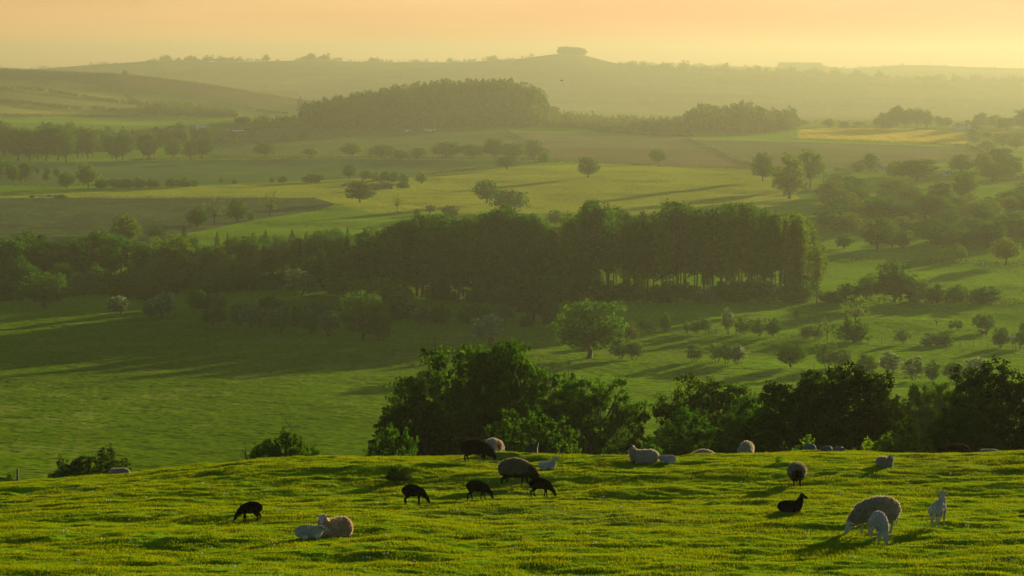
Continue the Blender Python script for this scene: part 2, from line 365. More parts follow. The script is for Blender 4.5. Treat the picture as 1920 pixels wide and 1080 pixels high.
# ------------------------------------------------------------------ trees
BARK = plain_mat('bark', (0.075, 0.058, 0.038), 0.95, 0.4, 6.0, 0.8)
PALE_BARK = plain_mat('pale_bark', (0.36, 0.33, 0.27), 0.9, 0.3, 5.0, 0.5)
LEAF = leaf_mat('leaf', (0.036, 0.108, 0.008), (0.086, 0.175, 0.014), 0.42)
LEAF_DARK = leaf_mat('dark_leaf', (0.026, 0.090, 0.008), (0.060, 0.160, 0.014), 0.40)
LEAF_YEL = leaf_mat('yellow_sunlit_leaf', (0.070, 0.125, 0.008), (0.15, 0.200, 0.014), 0.5)  # yellow-green leaf; on the end poplars it paints sunlight into the colour
NEEDLE = leaf_mat('needle', (0.012, 0.030, 0.008), (0.030, 0.055, 0.012), 0.25)
THORN = leaf_mat('hawthorn_leaf', (0.062, 0.132, 0.034), (0.130, 0.205, 0.056), 0.36)
BLOOM = leaf_mat('may_blossom', (0.36, 0.38, 0.32), (0.62, 0.63, 0.55), 0.4, (1.0, 0.95, 0.8))

def rnd_dirs(rg, n):
    v = rg.normal(size=(n, 3)); return v / (np.linalg.norm(v, axis=1)[:, None] + 1e-9)
def leaves(rg, P, Nrm, size, aspect=0.6, jitter=0.9):
    """one bent leaf spray (two triangles as a quad) at each point"""
    n = len(P); nn = Nrm + jitter * rg.normal(size=(n, 3)); nn /= np.linalg.norm(nn, axis=1)[:, None] + 1e-9
    a = np.cross(nn, rnd_dirs(rg, n)); a /= np.linalg.norm(a, axis=1)[:, None] + 1e-9; b = np.cross(nn, a)
    s = size * rg.uniform(0.55, 1.35, n)[:, None]; w = s * aspect
    V = np.stack([P - a * s, P - b * w * 0.9 + nn * s * 0.15, P + a * s, P + b * w * 1.05 + nn * s * 0.1], 1)
    return V.reshape(-1, 3), np.arange(4 * n).reshape(-1, 4)
def crown(seed, blobs, n_clumps, per, size, cr_=0.5, shell=0.55, flat=0.8):
    """blobs: (x,y,z,rx,ry,rz). leaf sprays gathered in clumps spread through the outer volume of every blob"""
    rg = np.random.default_rng(seed); B = np.array(blobs, float)
    wt = (B[:, 3] * B[:, 4] * B[:, 5]) ** (2 / 3); k = rg.choice(len(B), n_clumps, p=wt / wt.sum())
    d = rnd_dirs(rg, n_clumps); r = shell + (1 - shell) * rg.random(n_clumps) ** 0.6
    lump = 1 + 0.22 * np.sin(d[:, 0] * 5 + k) * np.cos(d[:, 1] * 4 + 2 * k) + 0.10 * rg.normal(size=n_clumps)
    cen = B[k, :3] + d * B[k, 3:] * (r * lump)[:, None]
    # a clump buried deep in another blob is dropped two times in three
    keep = np.ones(n_clumps, bool)
    for q in range(len(B)):
        e = np.linalg.norm((cen - B[q, :3]) / B[q, 3:], axis=1); keep &= ~((e < 0.5) & (rg.random(n_clumps) < 0.66))
    cen = cen[keep]; d = d[keep]; n_clumps = len(cen)
    rad = cr_ * rg.uniform(0.6, 1.4, n_clumps)
    idx = np.repeat(np.arange(n_clumps), per); dd = rnd_dirs(rg, len(idx))
    P = cen[idx] + dd * (rad[idx] * rg.uniform(0.3, 1.0, len(idx)))[:, None] * np.array([1, 1, flat])
    Nn = dd * 0.6 + d[idx] * 0.6 + np.array([0, 0, 0.35])
    return leaves(rg, P, Nn, size)
def limbs(seed, H, fork, blobs, r0, n=7, lean=0.0, stems=1, twigs=0):
    rg = np.random.default_rng(seed); parts = []
    B = np.array(blobs, float)
    for s in range(stems):
        ang = rg.uniform(0, 6.28); off = 0.0 if stems == 1 else r0 * 2.2
        b0 = np.array([off * math.cos(ang), off * math.sin(ang), -0.3])
        f = b0 + np.array([lean * H * 0.1 + (0 if stems == 1 else math.cos(ang) * fork * .35), (0 if stems == 1 else math.sin(ang) * fork * .35), fork + 0.3])
        rr = r0 / stems ** 0.5
        mid = (b0 + f) / 2 + rg.normal(size=3) * r0 * 0.5
        parts.append(tube([b0, b0 + (0, 0, 0.35 + r0 * .5), mid, f], [rr * 1.9, rr * 1.15, rr * 0.95, rr * 0.75], n))
        for q in range(s, len(B), stems):
            e = B[q, :3]; m1 = f * 0.6 + e * 0.4 + np.array([0, 0, 0.12 * np.linalg.norm(e - f)]) + rg.normal(size=3) * 0.05 * H * 0.5
            parts.append(tube([f - (0, 0, r0 * .3), m1, e, e + (e - m1) * 0.35], [rr * 0.5, rr * 0.3, rr * 0.16, rr * 0.05], max(4, n - 2)))
            for t in range(twigs):
                g = e + rnd_dirs(rg, 1)[0] * B[q, 3:] * 0.85
                s0 = m1 * (1 - (t % 3) / 3) + e * ((t % 3) / 3)
                parts.append(tube([s0, (s0 + g) / 2 + rg.normal(size=3) * 0.15, g], [rr * 0.2, rr * 0.1, rr * 0.03], 4))
    return join(parts)
def dome(rg, n, W, z0, z1, br, flat=0.8, low=0.36):
    """blobs spread over an uneven dome W wide between z0 and z1, with a core"""
    zc = z0 + (z1 - z0) * low; out = []
    ph = rg.uniform(0, 6.28, 4)
    for i in range(n):
        c = 1 - 2 * (i + 0.5) / n; sn = math.sqrt(1 - c * c); a = i * 2.39996 + rg.uniform(-.25, .25)
        lump = 0.72 * (1 + 0.13 * math.sin(2 * a + ph[0]) + 0.10 * math.sin(3 * a + ph[1] + 2 * c) + rg.uniform(-.13, .10))
        b = br * W * rg.uniform(0.72, 1.25)
        rz = (z1 - zc) if c > 0 else (zc - z0)
        out.append((W / 2 * lump * sn * math.cos(a), W / 2 * lump * sn * math.sin(a), zc + rz * lump * 1.05 * c, b, b, b * flat))
    out.append((0, 0, zc, W * .27, W * .27, (z1 - z0) * .28))
    return out
PROTO = {}
def proto(kind, H, W, leafV, leafQ, trunkV, trunkQ, leafm, barkm=None, blossom=None):
    """keeps separate crown / trunk (/ blossom) meshes and one small merged mesh"""
    c = mesh(kind + '_crown', leafV, leafQ, [leafm]); t = mesh(kind + '_trunk', trunkV, trunkQ, [barkm or BARK], smooth_=True)
    b = mesh(kind + '_blossom', *blossom, [BLOOM]) if blossom is not None else None
    H = float(np.percentile(leafV[:, 2], 99.7)); W = float((np.percentile(leafV[:, 0], 98.5) - np.percentile(leafV[:, 0], 1.5) + np.percentile(leafV[:, 1], 98.5) - np.percentile(leafV[:, 1], 1.5)) / 2) * 1.04
    V, Q = join([(leafV, leafQ), (trunkV, trunkQ)] + ([blossom] if blossom is not None else []))
    mi = [0] * len(leafQ) + [1] * len(trunkQ) + ([2] * len(blossom[1]) if blossom is not None else [])
    one = mesh(kind, V, Q, [leafm, barkm or BARK] + ([BLOOM] if blossom is not None else []), mi)
    PROTO.setdefault(kind, []).append(dict(H=H, W=W, crown=c, trunk=t, blossom=b, one=one))

def build_protos():
    for s in range(4):                                         # broad field oak
        rg = np.random.default_rng(100 + s); H, Wd = 12.0, 12.5
        B = dome(rg, 26, Wd, 2.0 + 0.3 * s, H, 0.155 + 0.01 * s, 0.75)
        lv = crown(10 + s, B, 800, 18, 0.21, 0.55, 0.5); tv = limbs(20 + s, H, 3.0, B, 0.42, 7, 0.3 * (s - 1.5))
        proto('oak_tree', H, Wd, *lv, *tv, LEAF if s < 3 else LEAF_YEL)
    for s in range(3):                                         # taller than wide, leafy to low down
        rg = np.random.default_rng(140 + s); H, Wd = 12.0, 9.0
        B = dome(rg, 24, Wd, 1.0, H, 0.17, 0.9)
        lv = crown(30 + s, B, 700, 17, 0.20, 0.5, 0.45); tv = limbs(40 + s, H, 2.4, B, 0.34, 6)
        proto('ash_tree', H, Wd, *lv, *tv, [LEAF, LEAF_YEL, LEAF_DARK][s])
    for s in range(5):                                         # hawthorn, many stems, low crown
        rg = np.random.default_rng(180 + s); H, Wd = 5.0, 5.0
        B = dome(rg, 16, Wd, 0.9 + 0.1 * s, H, 0.17, 0.85)
        lv = crown(50 + s, B, 380, 15, 0.125, 0.32, 0.45); tv = limbs(60 + s, H, 1.2, B, 0.17, 5, 0, 3)
        bl = None
        if s >= 3: bl = crown(70 + s, [(b[0], b[1], b[2] + 0.08, b[3] * 1.07, b[4] * 1.07, b[5] * 1.07) for b in B if True], 330, 6 if s == 3 else 9, 0.075, 0.28, 0.8)
        proto('hawthorn' if s < 3 else 'flowering_hawthorn', H, Wd, *lv, *tv, THORN, None, bl)
    for s in range(4):                                         # bush, leafy to the ground
        rg = np.random.default_rng(220 + s); H, Wd = 4.0, 5.2
        B = dome(rg, 15, Wd, 0.1, H, 0.18, 0.85)
        lv = crown(80 + s, B, 380, 15, 0.14, 0.34, 0.45); tv = limbs(85 + s, H, 0.5, B, 0.12, 4, 0, 3)
        proto('bush', H, Wd, *lv, *tv, [LEAF_DARK, LEAF, THORN, LEAF_DARK][s])
    for s in range(4):                                         # poplar, long bare bole
        rg = np.random.default_rng(260 + s); H, Wd = 26.0, 7.5; B = []
        for i in range(22):
            h = i / 21; z = (7.2 + 0.9 * s) + (17.4 - 0.9 * s) * h; w = Wd * (0.30 + 0.16 * math.sin(math.pi * min(1, h * 1.15))) * rg.uniform(0.5, 1); a = i * 2.4
            B.append((w * 0.55 * math.cos(a), w * .55 * math.sin(a), z, 1.35 * rg.uniform(.8, 1.2), 1.35 * rg.uniform(.8, 1.2), 2.0))
        B[-1] = (0, 0, 24.6, .9, .9, 1.6)
        lv = crown(90 + s, B, 520, 15, 0.22, 0.5, 0.5, 1.2)
        tv = limbs(95 + s, H, 9.0, B, 0.17, 6); sp = tube([(0, 0, 8), (0.2, 0, 16), (0, 0, 24.5)], [0.13, 0.09, 0.03], 6)
        tv = join([tv, sp])
        proto('poplar_tree', H, Wd, *lv, *tv, [LEAF, LEAF_DARK, LEAF, LEAF_YEL][s], PALE_BARK if s == 1 else BARK)
    for s in range(3):                                         # wood tree, full crown
        rg = np.random.default_rng(300 + s); H, Wd = 15.0, 9.5
        B = dome(rg, 22, Wd, 2.5, H, 0.18, 0.95)
        lv = crown(110 + s, B, 650, 16, 0.25, 0.6, 0.45); tv = limbs(115 + s, H, 4.5, B, 0.3, 6)
        proto('woodland_tree', H, Wd, *lv, *tv, [LEAF_DARK, LEAF, LEAF_YEL][s])
    for s in range(2):                                         # spruce
        rg = np.random.default_rng(340 + s); H, Wd = 13.0, 5.0; P = []; Nn = []
        for i in range(26):
            z = 1.0 + 11.6 * i / 25; r = Wd / 2 * (1 - i / 26.5) * rg.uniform(.8, 1.1)
            m = int(10 + 110 * (1 - i / 26)); a = rg.uniform(0, 6.28, m); q = r * rg.random(m) ** 0.5
            P.append(np.stack([q * np.cos(a), q * np.sin(a), z - 0.28 * q + rg.normal(size=m) * .08], 1)); Nn.append(np.stack([np.cos(a) * .3, np.sin(a) * .3, np.ones(m)], 1))
        lv = leaves(rg, np.concatenate(P), np.concatenate(Nn), 0.26, 0.5, 0.5); tv = tube([(0, 0, -.3), (0, 0, 6), (0, 0, 12.8)], [.22, .14, .03], 6)
        proto('spruce_tree', H, Wd, *lv, *tv, NEEDLE)
    for s in range(2):                                         # thin open tree with few leaves
        rg = np.random.default_rng(360 + s); H, Wd = 9.0, 6.5
        B = dome(rg, 14, Wd, 2.5, H, 0.13, 0.9)
        lv = crown(130 + s, B, 120, 9, 0.13, 0.5, 0.4); tv = limbs(135 + s, H, 2.6, B, 0.2, 5, 0, 1, 5)
        proto('sparse_tree', H, Wd, *lv, *tv, LEAF_YEL)
build_protos()
random.seed(4)
def place_tree(kind, pos, h_m, w_m, label, group=None, cat='tree', variant=None, parts=True, name=None, rz=None):
    L = PROTO[kind]; p = L[(random.randrange(len(L)) if variant is None else variant) % len(L)]
    sx = w_m / p['W']; sz = h_m / p['H']; rz = random.uniform(0, 6.28) if rz is None else rz
    nm = name or kind
    if parts:
        e = bpy.data.objects.new(nm, None); C.objects.link(e); e.location = pos; e.rotation_euler = (0, 0, rz); e.scale = (sx, sx, sz)
        e.empty_display_size = 0.5
        link('trunk', p['trunk'], e); link('crown', p['crown'], e)
        if p['blossom']: link('blossom', p['blossom'], e)
    else:
        e = link(nm, p['one'], None, pos, rz, (sx, sx, sz))
    return tag(e, label, cat, group)
def tree_px(kind, x, yb, hpx, wpx, label, group=None, cat='tree', variant=None, parts=None, dmin=100, dist=None, name=None):
    """a tree whose foot is seen at (x, yb), hpx tall and wpx wide in the photo (or at a known distance, with its top hpx above yb)"""
    p = ground_at(x, yb, dmin) if dist is None else at_dist(x, dist)
    k = px_m(p)
    if dist is not None:
        hpx = hpx + (to_px(*p)[1] - yb)
    return place_tree(kind, p - Vector((0, 0, 0.05)), hpx / k, wpx / k, label, group, cat, variant, (hpx > 28) if parts is None else parts, name)
# ------------------------------------------------------------------ single trees and bushes of the valley (x, foot y, height, width, kind, variant, label)
H1, H2, BU, OK, AS, SP, SPA, WD = 'hawthorn', 'flowering_hawthorn', 'bush', 'oak_tree', 'ash_tree', 'spruce_tree', 'sparse_tree', 'woodland_tree'
SINGLES = [
 (84, 577, 64, 86, OK, 0, 'lone round oak in the shaded meadow below the mixed wood, beside the frame edge'),
 (20, 563, 34, 54, BU, 2, 'grey-green bush between the lone meadow oak and the frame edge'),
 (240, 556, 44, 78, BU, 0, 'broad dark bush against the foot of the wood above the small white hawthorn'),
 (275, 562, 30, 44, BU, 3, 'low dark bush joined to the broad bush at the foot of the wood'),
 (222, 594, 36, 36, H2, 1, 'small round hawthorn white with blossom, alone in the shaded meadow'),
 (284, 598, 36, 34, H1, 0, 'short dark hawthorn leaning against the taller greyish one east of the small white hawthorn'),
 (308, 599, 50, 46, H2, 0, 'tall greyish hawthorn with short dark partner in the shaded meadow'),
 (375, 577, 36, 42, BU, 0, 'rounded dark bush close to the wood, above the paired stub hawthorns'),
 (411, 576, 28, 30, BU, 2, 'small grey bush just beside the rounded dark bush close to the wood'),
 (395, 612, 30, 30, H1, 1, 'low spreading hawthorn, the western of two stubby ones in the meadow'),
 (410, 612, 33, 30, H1, 2, 'low spreading hawthorn, the eastern of two stubby ones in the meadow'),
 (452, 613, 42, 36, H1, 0, 'dark hawthorn at the western end of the hawthorn line in the meadow'),
 (472, 618, 46, 42, H2, 0, 'half white hawthorn second along the hawthorn line in the meadow'),
 (489, 617, 38, 26, H1, 2, 'slim dark hawthorn squeezed between two larger ones of the meadow line'),
 (523, 625, 48, 48, H1, 1, 'largest dark hawthorn with several stems in the meadow line'),
 (505, 594, 40, 50, BU, 0, 'dark bush standing behind the hawthorn line, near its western half'),
 (556, 612, 40, 44, BU, 3, 'dark bush standing behind the gap west of the egg-shaped hawthorn'),
 (580, 627, 44, 40, H1, 0, 'egg-shaped dark hawthorn beside the very white one of the line'),
 (617, 630, 46, 36, H2, 1, 'very white hawthorn at the eastern end of the meadow line, beside the great dome'),
 (600, 602, 36, 50, BU, 2, 'bush behind the very white hawthorn at the line end'),
 (680, 637, 90, 92, OK, 1, 'great dome-shaped tree with hidden trunk east of the very white hawthorn'),
 (712, 638, 44, 40, H1, 0, 'small tree tucked under the side of the great dome-shaped tree'),
 (705, 597, 76, 140, OK, 2, 'very wide low oak behind the great dome-shaped tree'),
 (748, 600, 34, 50, BU, 0, 'bush under the drooping branches of the very wide low oak'),
 (792, 607, 36, 38, H2, 0, 'greyish flowering bush just beside the tall pale trunk of the wood edge'),
 (822, 606, 38, 36, BU, 1, 'leafy bush with greyish flowering neighbour under the tall pale trunk'),
 (878, 604, 34, 46, BU, 0, 'wide dark bush halfway between the pale trunk and the dark spreading tree'),
 (905, 602, 36, 40, BU, 3, 'dark bush behind the free-standing blossom-covered hawthorn'),
 (942, 604, 38, 40, H1, 2, 'hawthorn just west of the dark spreading tree at the wood edge'),
 (1000, 603, 88, 92, WD, 0, 'dark spreading tree standing out from the middle of the wood edge'),
 (1034, 606, 44, 40, BU, 2, 'bush beside the foot of the dark spreading tree at the wood edge'),
 (988, 611, 22, 26, BU, 0, 'tiny bush in front of the dark spreading tree at the wood edge'),
 (916, 650, 58, 50, H2, 1, 'free-standing hawthorn covered in dull white blossom above the big near thicket'),
 (1105, 671, 108, 122, OK, 0, 'great field oak with visible trunk and sunlit edge, largest single tree of the valley'),
 (1174, 642, 42, 46, AS, 1, 'sunlit small tree touching the crown of the great field oak'),
 (1163, 674, 42, 38, H1, 1, 'small forked tree close beside the great field oak'),
 (1189, 674, 34, 36, H1, 2, 'small spreading thorn, outer neighbour of the forked tree by the great oak'),
 (1216, 622, 24, 32, H1, 0, 'low thorn at the wood edge, near the slim upright tree'),
 (1248, 624, 38, 20, AS, 1, 'slim upright pale tree at the wood edge past the great field oak'),
 (1288, 626, 22, 16, H1, 0, 'smallest thorn at the western end of the fence row'),
 (1304, 628, 26, 22, H1, 1, 'thorn beside the smallest one in the fence row'),
 (1320, 628, 30, 26, H1, 2, 'thorn just west of the wooden gate'),
 (1364, 629, 50, 22, H2, 0, 'slim thorn with white top east of the wooden gate'),
 (1380, 630, 38, 18, SPA, 0, 'thin half-bare thorn following the white-topped one'),
 (1395, 629, 32, 28, H1, 0, 'leafy thorn after the thin half-bare one by the fence'),
 (1423, 633, 34, 28, H1, 1, 'rounded thorn midway between the gate and the big ivy-clad bush'),
 (1450, 634, 36, 28, AS, 0, 'leafy thorn next to the rounded one midway along the fence row'),
 (1494, 599, 18, 14, H1, 2, 'tiny thorn alone in the sunlit strip behind the fence row'),
 (1511, 638, 26, 24, H1, 2, 'low thorn at the western end of the clump by the ivy-clad bush'),
 (1530, 638, 28, 26, H1, 0, 'second low thorn of the clump by the ivy-clad bush'),
 (1551, 639, 44, 28, SPA, 1, 'thin tree with several stems joined to the ivy-clad bush clump'),
 (1600, 642, 48, 66, BU, 1, 'big ivy-clad bush in the middle of the fence row'),
 (1604, 612, 60, 58, SPA, 0, 'open airy tree lit by the sun above the big ivy-clad bush'),
 (1692, 648, 28, 28, H1, 1, 'single thorn on the fence between the ivy-clad bush and the twin bushes'),
 (1746, 651, 24, 34, BU, 2, 'western of the twin low bushes on the fence'),
 (1771, 651, 24, 30, BU, 0, 'eastern of the twin low bushes on the fence'),
 (1756, 612, 18, 9, SPA, 0, 'thin sapling in the bright field beyond the twin bushes'),
 (1785, 616, 19, 14, H1, 0, 'little thorn, one of a close pair in the bright field'),
 (1798, 616, 19, 14, H1, 1, 'other little thorn of the close pair in the bright field'),
 (1836, 619, 34, 26, H1, 2, 'flat-topped thorn behind the brown horse'),
 (1852, 619, 34, 34, H1, 0, 'many-stemmed thorn rising behind the brown horse'),
 (1876, 656, 38, 32, AS, 0, 'leafy thorn on the fence between the brown and the white horse'),
 (1899, 656, 26, 14, SPA, 1, 'thin sapling directly in front of the white horse'),
 (1918, 622, 22, 16, H1, 1, 'thorn at the frame edge beyond the white horse'),
 (1916, 656, 36, 30, H1, 2, 'thorn cut by the frame edge on the fence'),
 (1302, 684, 34, 34, H1, 1, 'small round thorn west of the trio in the bright near meadow'),
 (1345, 686, 36, 32, H1, 0, 'first dark thorn of the trio in the bright near meadow'),
 (1362, 688, 38, 32, H1, 2, 'middle dark thorn of the trio in the bright near meadow'),
 (1382, 689, 38, 30, H2, 0, 'white-flowering thorn closing the trio in the bright near meadow'),
 (1483, 691, 46, 58, OK, 1, 'wide spreading small tree alone above the nearest dark thicket'),
 (1550, 692, 48, 36, H1, 1, 'straight-stemmed thorn at the start of the sloping thorn line'),
 (1579, 690, 36, 42, H1, 0, 'second thorn of the sloping line, low and wide'),
 (1624, 703, 42, 40, OK, 2, 'third thorn of the sloping line, with leaning stem'),
 (1669, 702, 44, 42, H2, 0, 'grey-white flowering thorn, fourth of the sloping line'),
 (1713, 709, 46, 38, H2, 0, 'greyish tall thorn, fifth of the sloping line'),
 (1748, 712, 42, 28, AS, 2, 'narrow upright thorn, sixth of the sloping line'),
 (1786, 713, 38, 40, H1, 2, 'wide dark thorn with many stems, seventh of the sloping line'),
 (1831, 708, 40, 38, H2, 1, 'pale thorn ending the sloping line beside the dark thicket'),
 # behind and beside the poplars
 (1590, 562, 32, 40, BU, 0, 'low dark bush between the poplars and the round hedge tree'),
 (1556, 566, 22, 46, BU, 3, 'lowest bush of the hedge, touching the poplars'),
 (1625, 562, 48, 52, AS, 2, 'dark hedge tree west of the tallest one of the lower hedge'),
 (1676, 567, 76, 82, AS, 0, 'tallest tree of the lower hedge, round and dark'),
 (1725, 566, 42, 46, BU, 2, 'hedge tree in the shade of the tallest one, on its eastern side'),
 (1757, 568, 36, 42, BU, 1, 'rounded hedge bush following the tall hedge tree'),
 (1792, 568, 34, 40, BU, 3, 'second rounded hedge bush after the tall hedge tree'),
 (1845, 569, 30, 66, BU, 0, 'long flat-topped hedge bush nearing the frame edge'),
 (1440, 566, 42, 26, H2, 1, 'white blossom bush at the foot of the poplars, near their sunlit end'),
 (1378, 566, 38, 60, BU, 2, 'wide grey-green bush at the foot of the poplars beside the white blossom'),
 (1325, 570, 30, 40, H2, 0, 'pale flowering bush at the foot of the poplars, under the see-through trunks'),
 (1510, 560, 44, 60, BU, 1, 'bright bush under the sunlit end of the poplars'),
 (560, 556, 50, 60, H2, 0, 'silvery bush at the foot of the mixed wood above the meadow hawthorns'),
 # far side of the wood
 (370, 428, 38, 42, AS, 2, 'dark compact round tree at the corner of the ploughed field'),
 (402, 422, 52, 48, SPA, 0, 'light feathery tree beside the dark compact round one'),
 (445, 416, 40, 42, AS, 0, 'rounded tree on the ploughed field edge, east of the feathery one'),
 (471, 414, 19, 16, BU, 2, 'little bush last on the ploughed field corner'),
 (507, 406, 46, 40, SPA, 1, 'open see-through tree in the ploughed field'),
 (238, 462, 62, 54, WD, 2, 'tall yellow-green tree rising above the mixed wood'),
 (345, 470, 46, 26, SP, 0, 'tall dark conifer at the edge of the mixed wood beside the bright slope'),
 (295, 446, 20, 34, BU, 1, 'low bushes patch at the ploughed field edge'),
 (407, 462, 28, 14, SP, 1, 'small pointed spruce on the wood skyline, western of a close pair'),
 (427, 464, 28, 12, SP, 0, 'small pointed spruce on the wood skyline, eastern of a close pair'),
 (498, 466, 36, 20, SP, 1, 'pointed spruce on the wood skyline below the open see-through tree'),
 (548, 470, 40, 26, SP, 0, 'broad spruce on the wood skyline before it rises'),
 (652, 470, 46, 18, SP, 1, 'narrow spruce where the wood skyline climbs'),
 (695, 470, 44, 18, SP, 0, 'narrow spruce beside the first tall trees of the wood'),
 (675, 380, 40, 50, WD, 1, 'bright broad tree at the end of the short field hedge'),
 (655, 337, 28, 26, OK, 0, 'tree above the short field hedge, nearest its western end'),
 (686, 336, 17, 24, BU, 0, 'low tree in the dark row of the short field hedge'),
 (704, 338, 16, 18, BU, 2, 'smaller low tree in the dark row of the short field hedge'),
 (720, 340, 20, 18, BU, 3, 'first dark bush of the clipped part of the short hedge'),
 (738, 342, 20, 26, BU, 0, 'second dark bush of the clipped part of the short hedge'),
 (757, 343, 19, 22, BU, 1, 'third dark bush of the clipped part of the short hedge'),
 (790, 343, 22, 22, AS, 1, 'bright round tree closing the short field hedge'),
 (722, 354, 14, 34, BU, 2, 'pale bush in the lower line of the short field hedge'),
 (755, 352, 14, 26, BU, 3, 'dark bush in the lower line of the short field hedge'),
 (702, 357, 14, 20, BU, 0, 'low bush beside the bright broad tree of the short hedge'),
 (745, 399, 40, 18, SPA, 0, 'slender crooked tree alone on the sunlit slope above the wood'),
 (807, 401, 18, 17, H2, 1, 'small white-flowering bush on the sunlit slope above the wood'),
 (782, 402, 12, 12, BU, 0, 'tiny bush beside the small white-flowering one above the wood'),
 (843, 404, 20, 30, BU, 2, 'pale bush standing just above the wood skyline'),
 (912, 382, 44, 44, OK, 1, 'clean-trunked oak on the bright mid slope, western of two'),
 (957, 397, 42, 62, OK, 2, 'wide low oak partly hidden by the wood, beside the clean-trunked one'),
 (1042, 422, 28, 34, AS, 0, 'small tree in the notch between the two halves of the tall wood'),
 (1103, 334, 38, 38, OK, 0, 'lone oak with short trunk in the bright middle field'),
 (1233, 307, 29, 30, OK, 1, 'lone oak at the edge of the brown ploughed field'),
 (660, 297, 31, 42, OK, 3, 'oak at the western end of the mid-valley hedge'),
 (717, 298, 26, 46, OK, 1, 'flattened dark tree second along the mid-valley hedge'),
 (752, 298, 16, 30, BU, 0, 'low bush between the second and the central trees of the mid-valley hedge'),
 (784, 298, 20, 32, OK, 2, 'short round tree third along the mid-valley hedge'),
 (838, 298, 31, 50, OK, 0, 'lopsided broad tree midway along the mid-valley hedge'),
 (884, 298, 27, 42, OK, 1, 'round-topped tree east of the lopsided one in the hedge'),
 (926, 298, 38, 42, OK, 2, 'tallest tree of the mid-valley hedge'),
 (960, 299, 30, 42, OK, 0, 'broad tree sheltering beside the tallest of the mid-valley hedge'),
 (951, 318, 25, 38, OK, 1, 'dark low tree standing out below the mid-valley hedge'),
 (1001, 300, 38, 34, AS, 0, 'last tall tree of the mid-valley hedge before the brown field'),
 (1020, 305, 20, 24, BU, 0, 'bush under the last tall tree of the mid-valley hedge'),
 (575, 266, 20, 26, OK, 0, 'small dark oak in the field below the wooded hill'),
 (533, 267, 17, 20, SP, 0, 'little pointed tree in the field below the wooded hill'),
 (496, 298, 31, 38, OK, 3, 'pale airy oak on the long hedge below the farm'),
 (583, 296, 19, 30, OK, 3, 'small pale tree on the long hedge, west of the mid-valley row'),
 (453, 236, 15, 18, OK, 1, 'tree at the corner of the dark copse near the farm'),
 (357, 300, 32, 28, OK, 2, 'western tree of the dark pair below the farm'),
 (380, 298, 38, 44, OK, 1, 'larger eastern tree of the dark pair below the farm'),
 (326, 297, 34, 32, AS, 0, 'pale tree between the farm and the dark pair'),
 (278, 300, 48, 40, WD, 0, 'tall dark tree at the end of the shaded wood below the farm'),
 (165, 353, 46, 40, WD, 2, 'yellow-lit tree at the start of the bush row under the shaded wood'),
 (124, 353, 30, 32, AS, 2, 'dark round tree just west of the yellow-lit one'),
 (190, 353, 18, 24, BU, 0, 'first bush of the row east of the yellow-lit tree'),
 (219, 352, 19, 28, BU, 3, 'second bush of the row east of the yellow-lit tree'),
 (238, 352, 18, 22, BU, 2, 'third bush of the row east of the yellow-lit tree'),
 (258, 352, 18, 28, BU, 0, 'fourth bush of the row east of the yellow-lit tree'),
 (286, 351, 16, 28, BU, 1, 'fifth bush of the row east of the yellow-lit tree'),
 (323, 350, 17, 24, BU, 0, 'dark round bush after the gap in the row'),
 (345, 350, 18, 24, BU, 2, 'bush beside the dark round one after the gap'),
 (363, 349, 13, 18, BU, 3, 'low last bush of the row'),
 (415, 343, 13, 10, AS, 1, 'thin bush alone in the shaded pasture'),
 (440, 345, 8, 10, BU, 0, 'tiny thorn in the shaded pasture, west of a pair'),
 (511, 342, 9, 10, BU, 3, 'western tiny thorn of a pair in the shaded pasture'),
 (530, 342, 12, 18, BU, 0, 'eastern tiny thorn of a pair in the shaded pasture'),
 (586, 341, 15, 38, BU, 2, 'flat clump of scrub in the shaded pasture'),
 (60, 369, 5, 10, BU, 0, 'speck of a bush above the ploughed field, beside the frame edge'),
 (113, 370, 8, 28, BU, 3, 'small dark bush clump above the ploughed field'),
 (94, 369, 7, 10, H2, 1, 'tiny pale bush above the ploughed field'),
 (234, 139, 8, 10, BU, 0, 'single tree on the crest of the striped hill'),
 (563, 205, 24, 12, AS, 2, 'tall tree at the foot of the striped hill crest'),
 # sunny side, scattered parkland
 (1430, 340, 54, 38, WD, 1, 'pale tall tree at the western end of the parkland trees'),
 (1480, 372, 84, 66, AS, 1, 'big forked yellow-lit tree with visible limbs'),
 (1518, 352, 74, 54, OK, 3, 'tall rounded tree behind the big forked yellow-lit one'),
 (1632, 322, 34, 30, WD, 1, 'upright tree on the hedge near the white speck of a building'),
 (1608, 322, 20, 24, BU, 2, 'low tree beside the upright one on the parkland hedge'),
 (1690, 330, 30, 52, OK, 3, 'wide pale tree on the parkland hedge'),
 (1722, 334, 24, 34, OK, 0, 'shorter tree next to the wide pale one on the parkland hedge'),
 (1808, 378, 58, 46, OK, 1, 'dark flat-sided oak alone in the sunlit parkland field'),
 (1802, 326, 36, 46, OK, 2, 'broad dark tree at the far parkland corner'),
 (1843, 328, 44, 40, OK, 3, 'tall light tree at the far parkland corner'),
 (1896, 332, 38, 40, OK, 0, 'tree by the frame edge in the far parkland corner'),
 (1872, 318, 40, 50, WD, 0, 'tree standing behind the far parkland corner trees'),
 (1645, 468, 58, 68, OK, 0, 'oak with clear short trunk standing in front of the parkland trees'),
 (1583, 467, 30, 34, AS, 0, 'small round tree west of the clear-trunked parkland oak'),
 (1693, 467, 26, 26, AS, 2, 'small tree east of the clear-trunked parkland oak'),
 (1885, 496, 52, 52, OK, 3, 'spreading light tree in the pasture near the white post'),
 (1802, 490, 30, 22, AS, 1, 'slim tree on the long straight hedge'),
 (1655, 420, 50, 84, OK, 2, 'very broad dark-topped oak in the parkland'),
 (1735, 412, 46, 54, OK, 1, 'dark rounded oak beside the very broad one'),
 (1785, 402, 34, 44, AS, 0, 'tree below the dark flat-sided oak'),
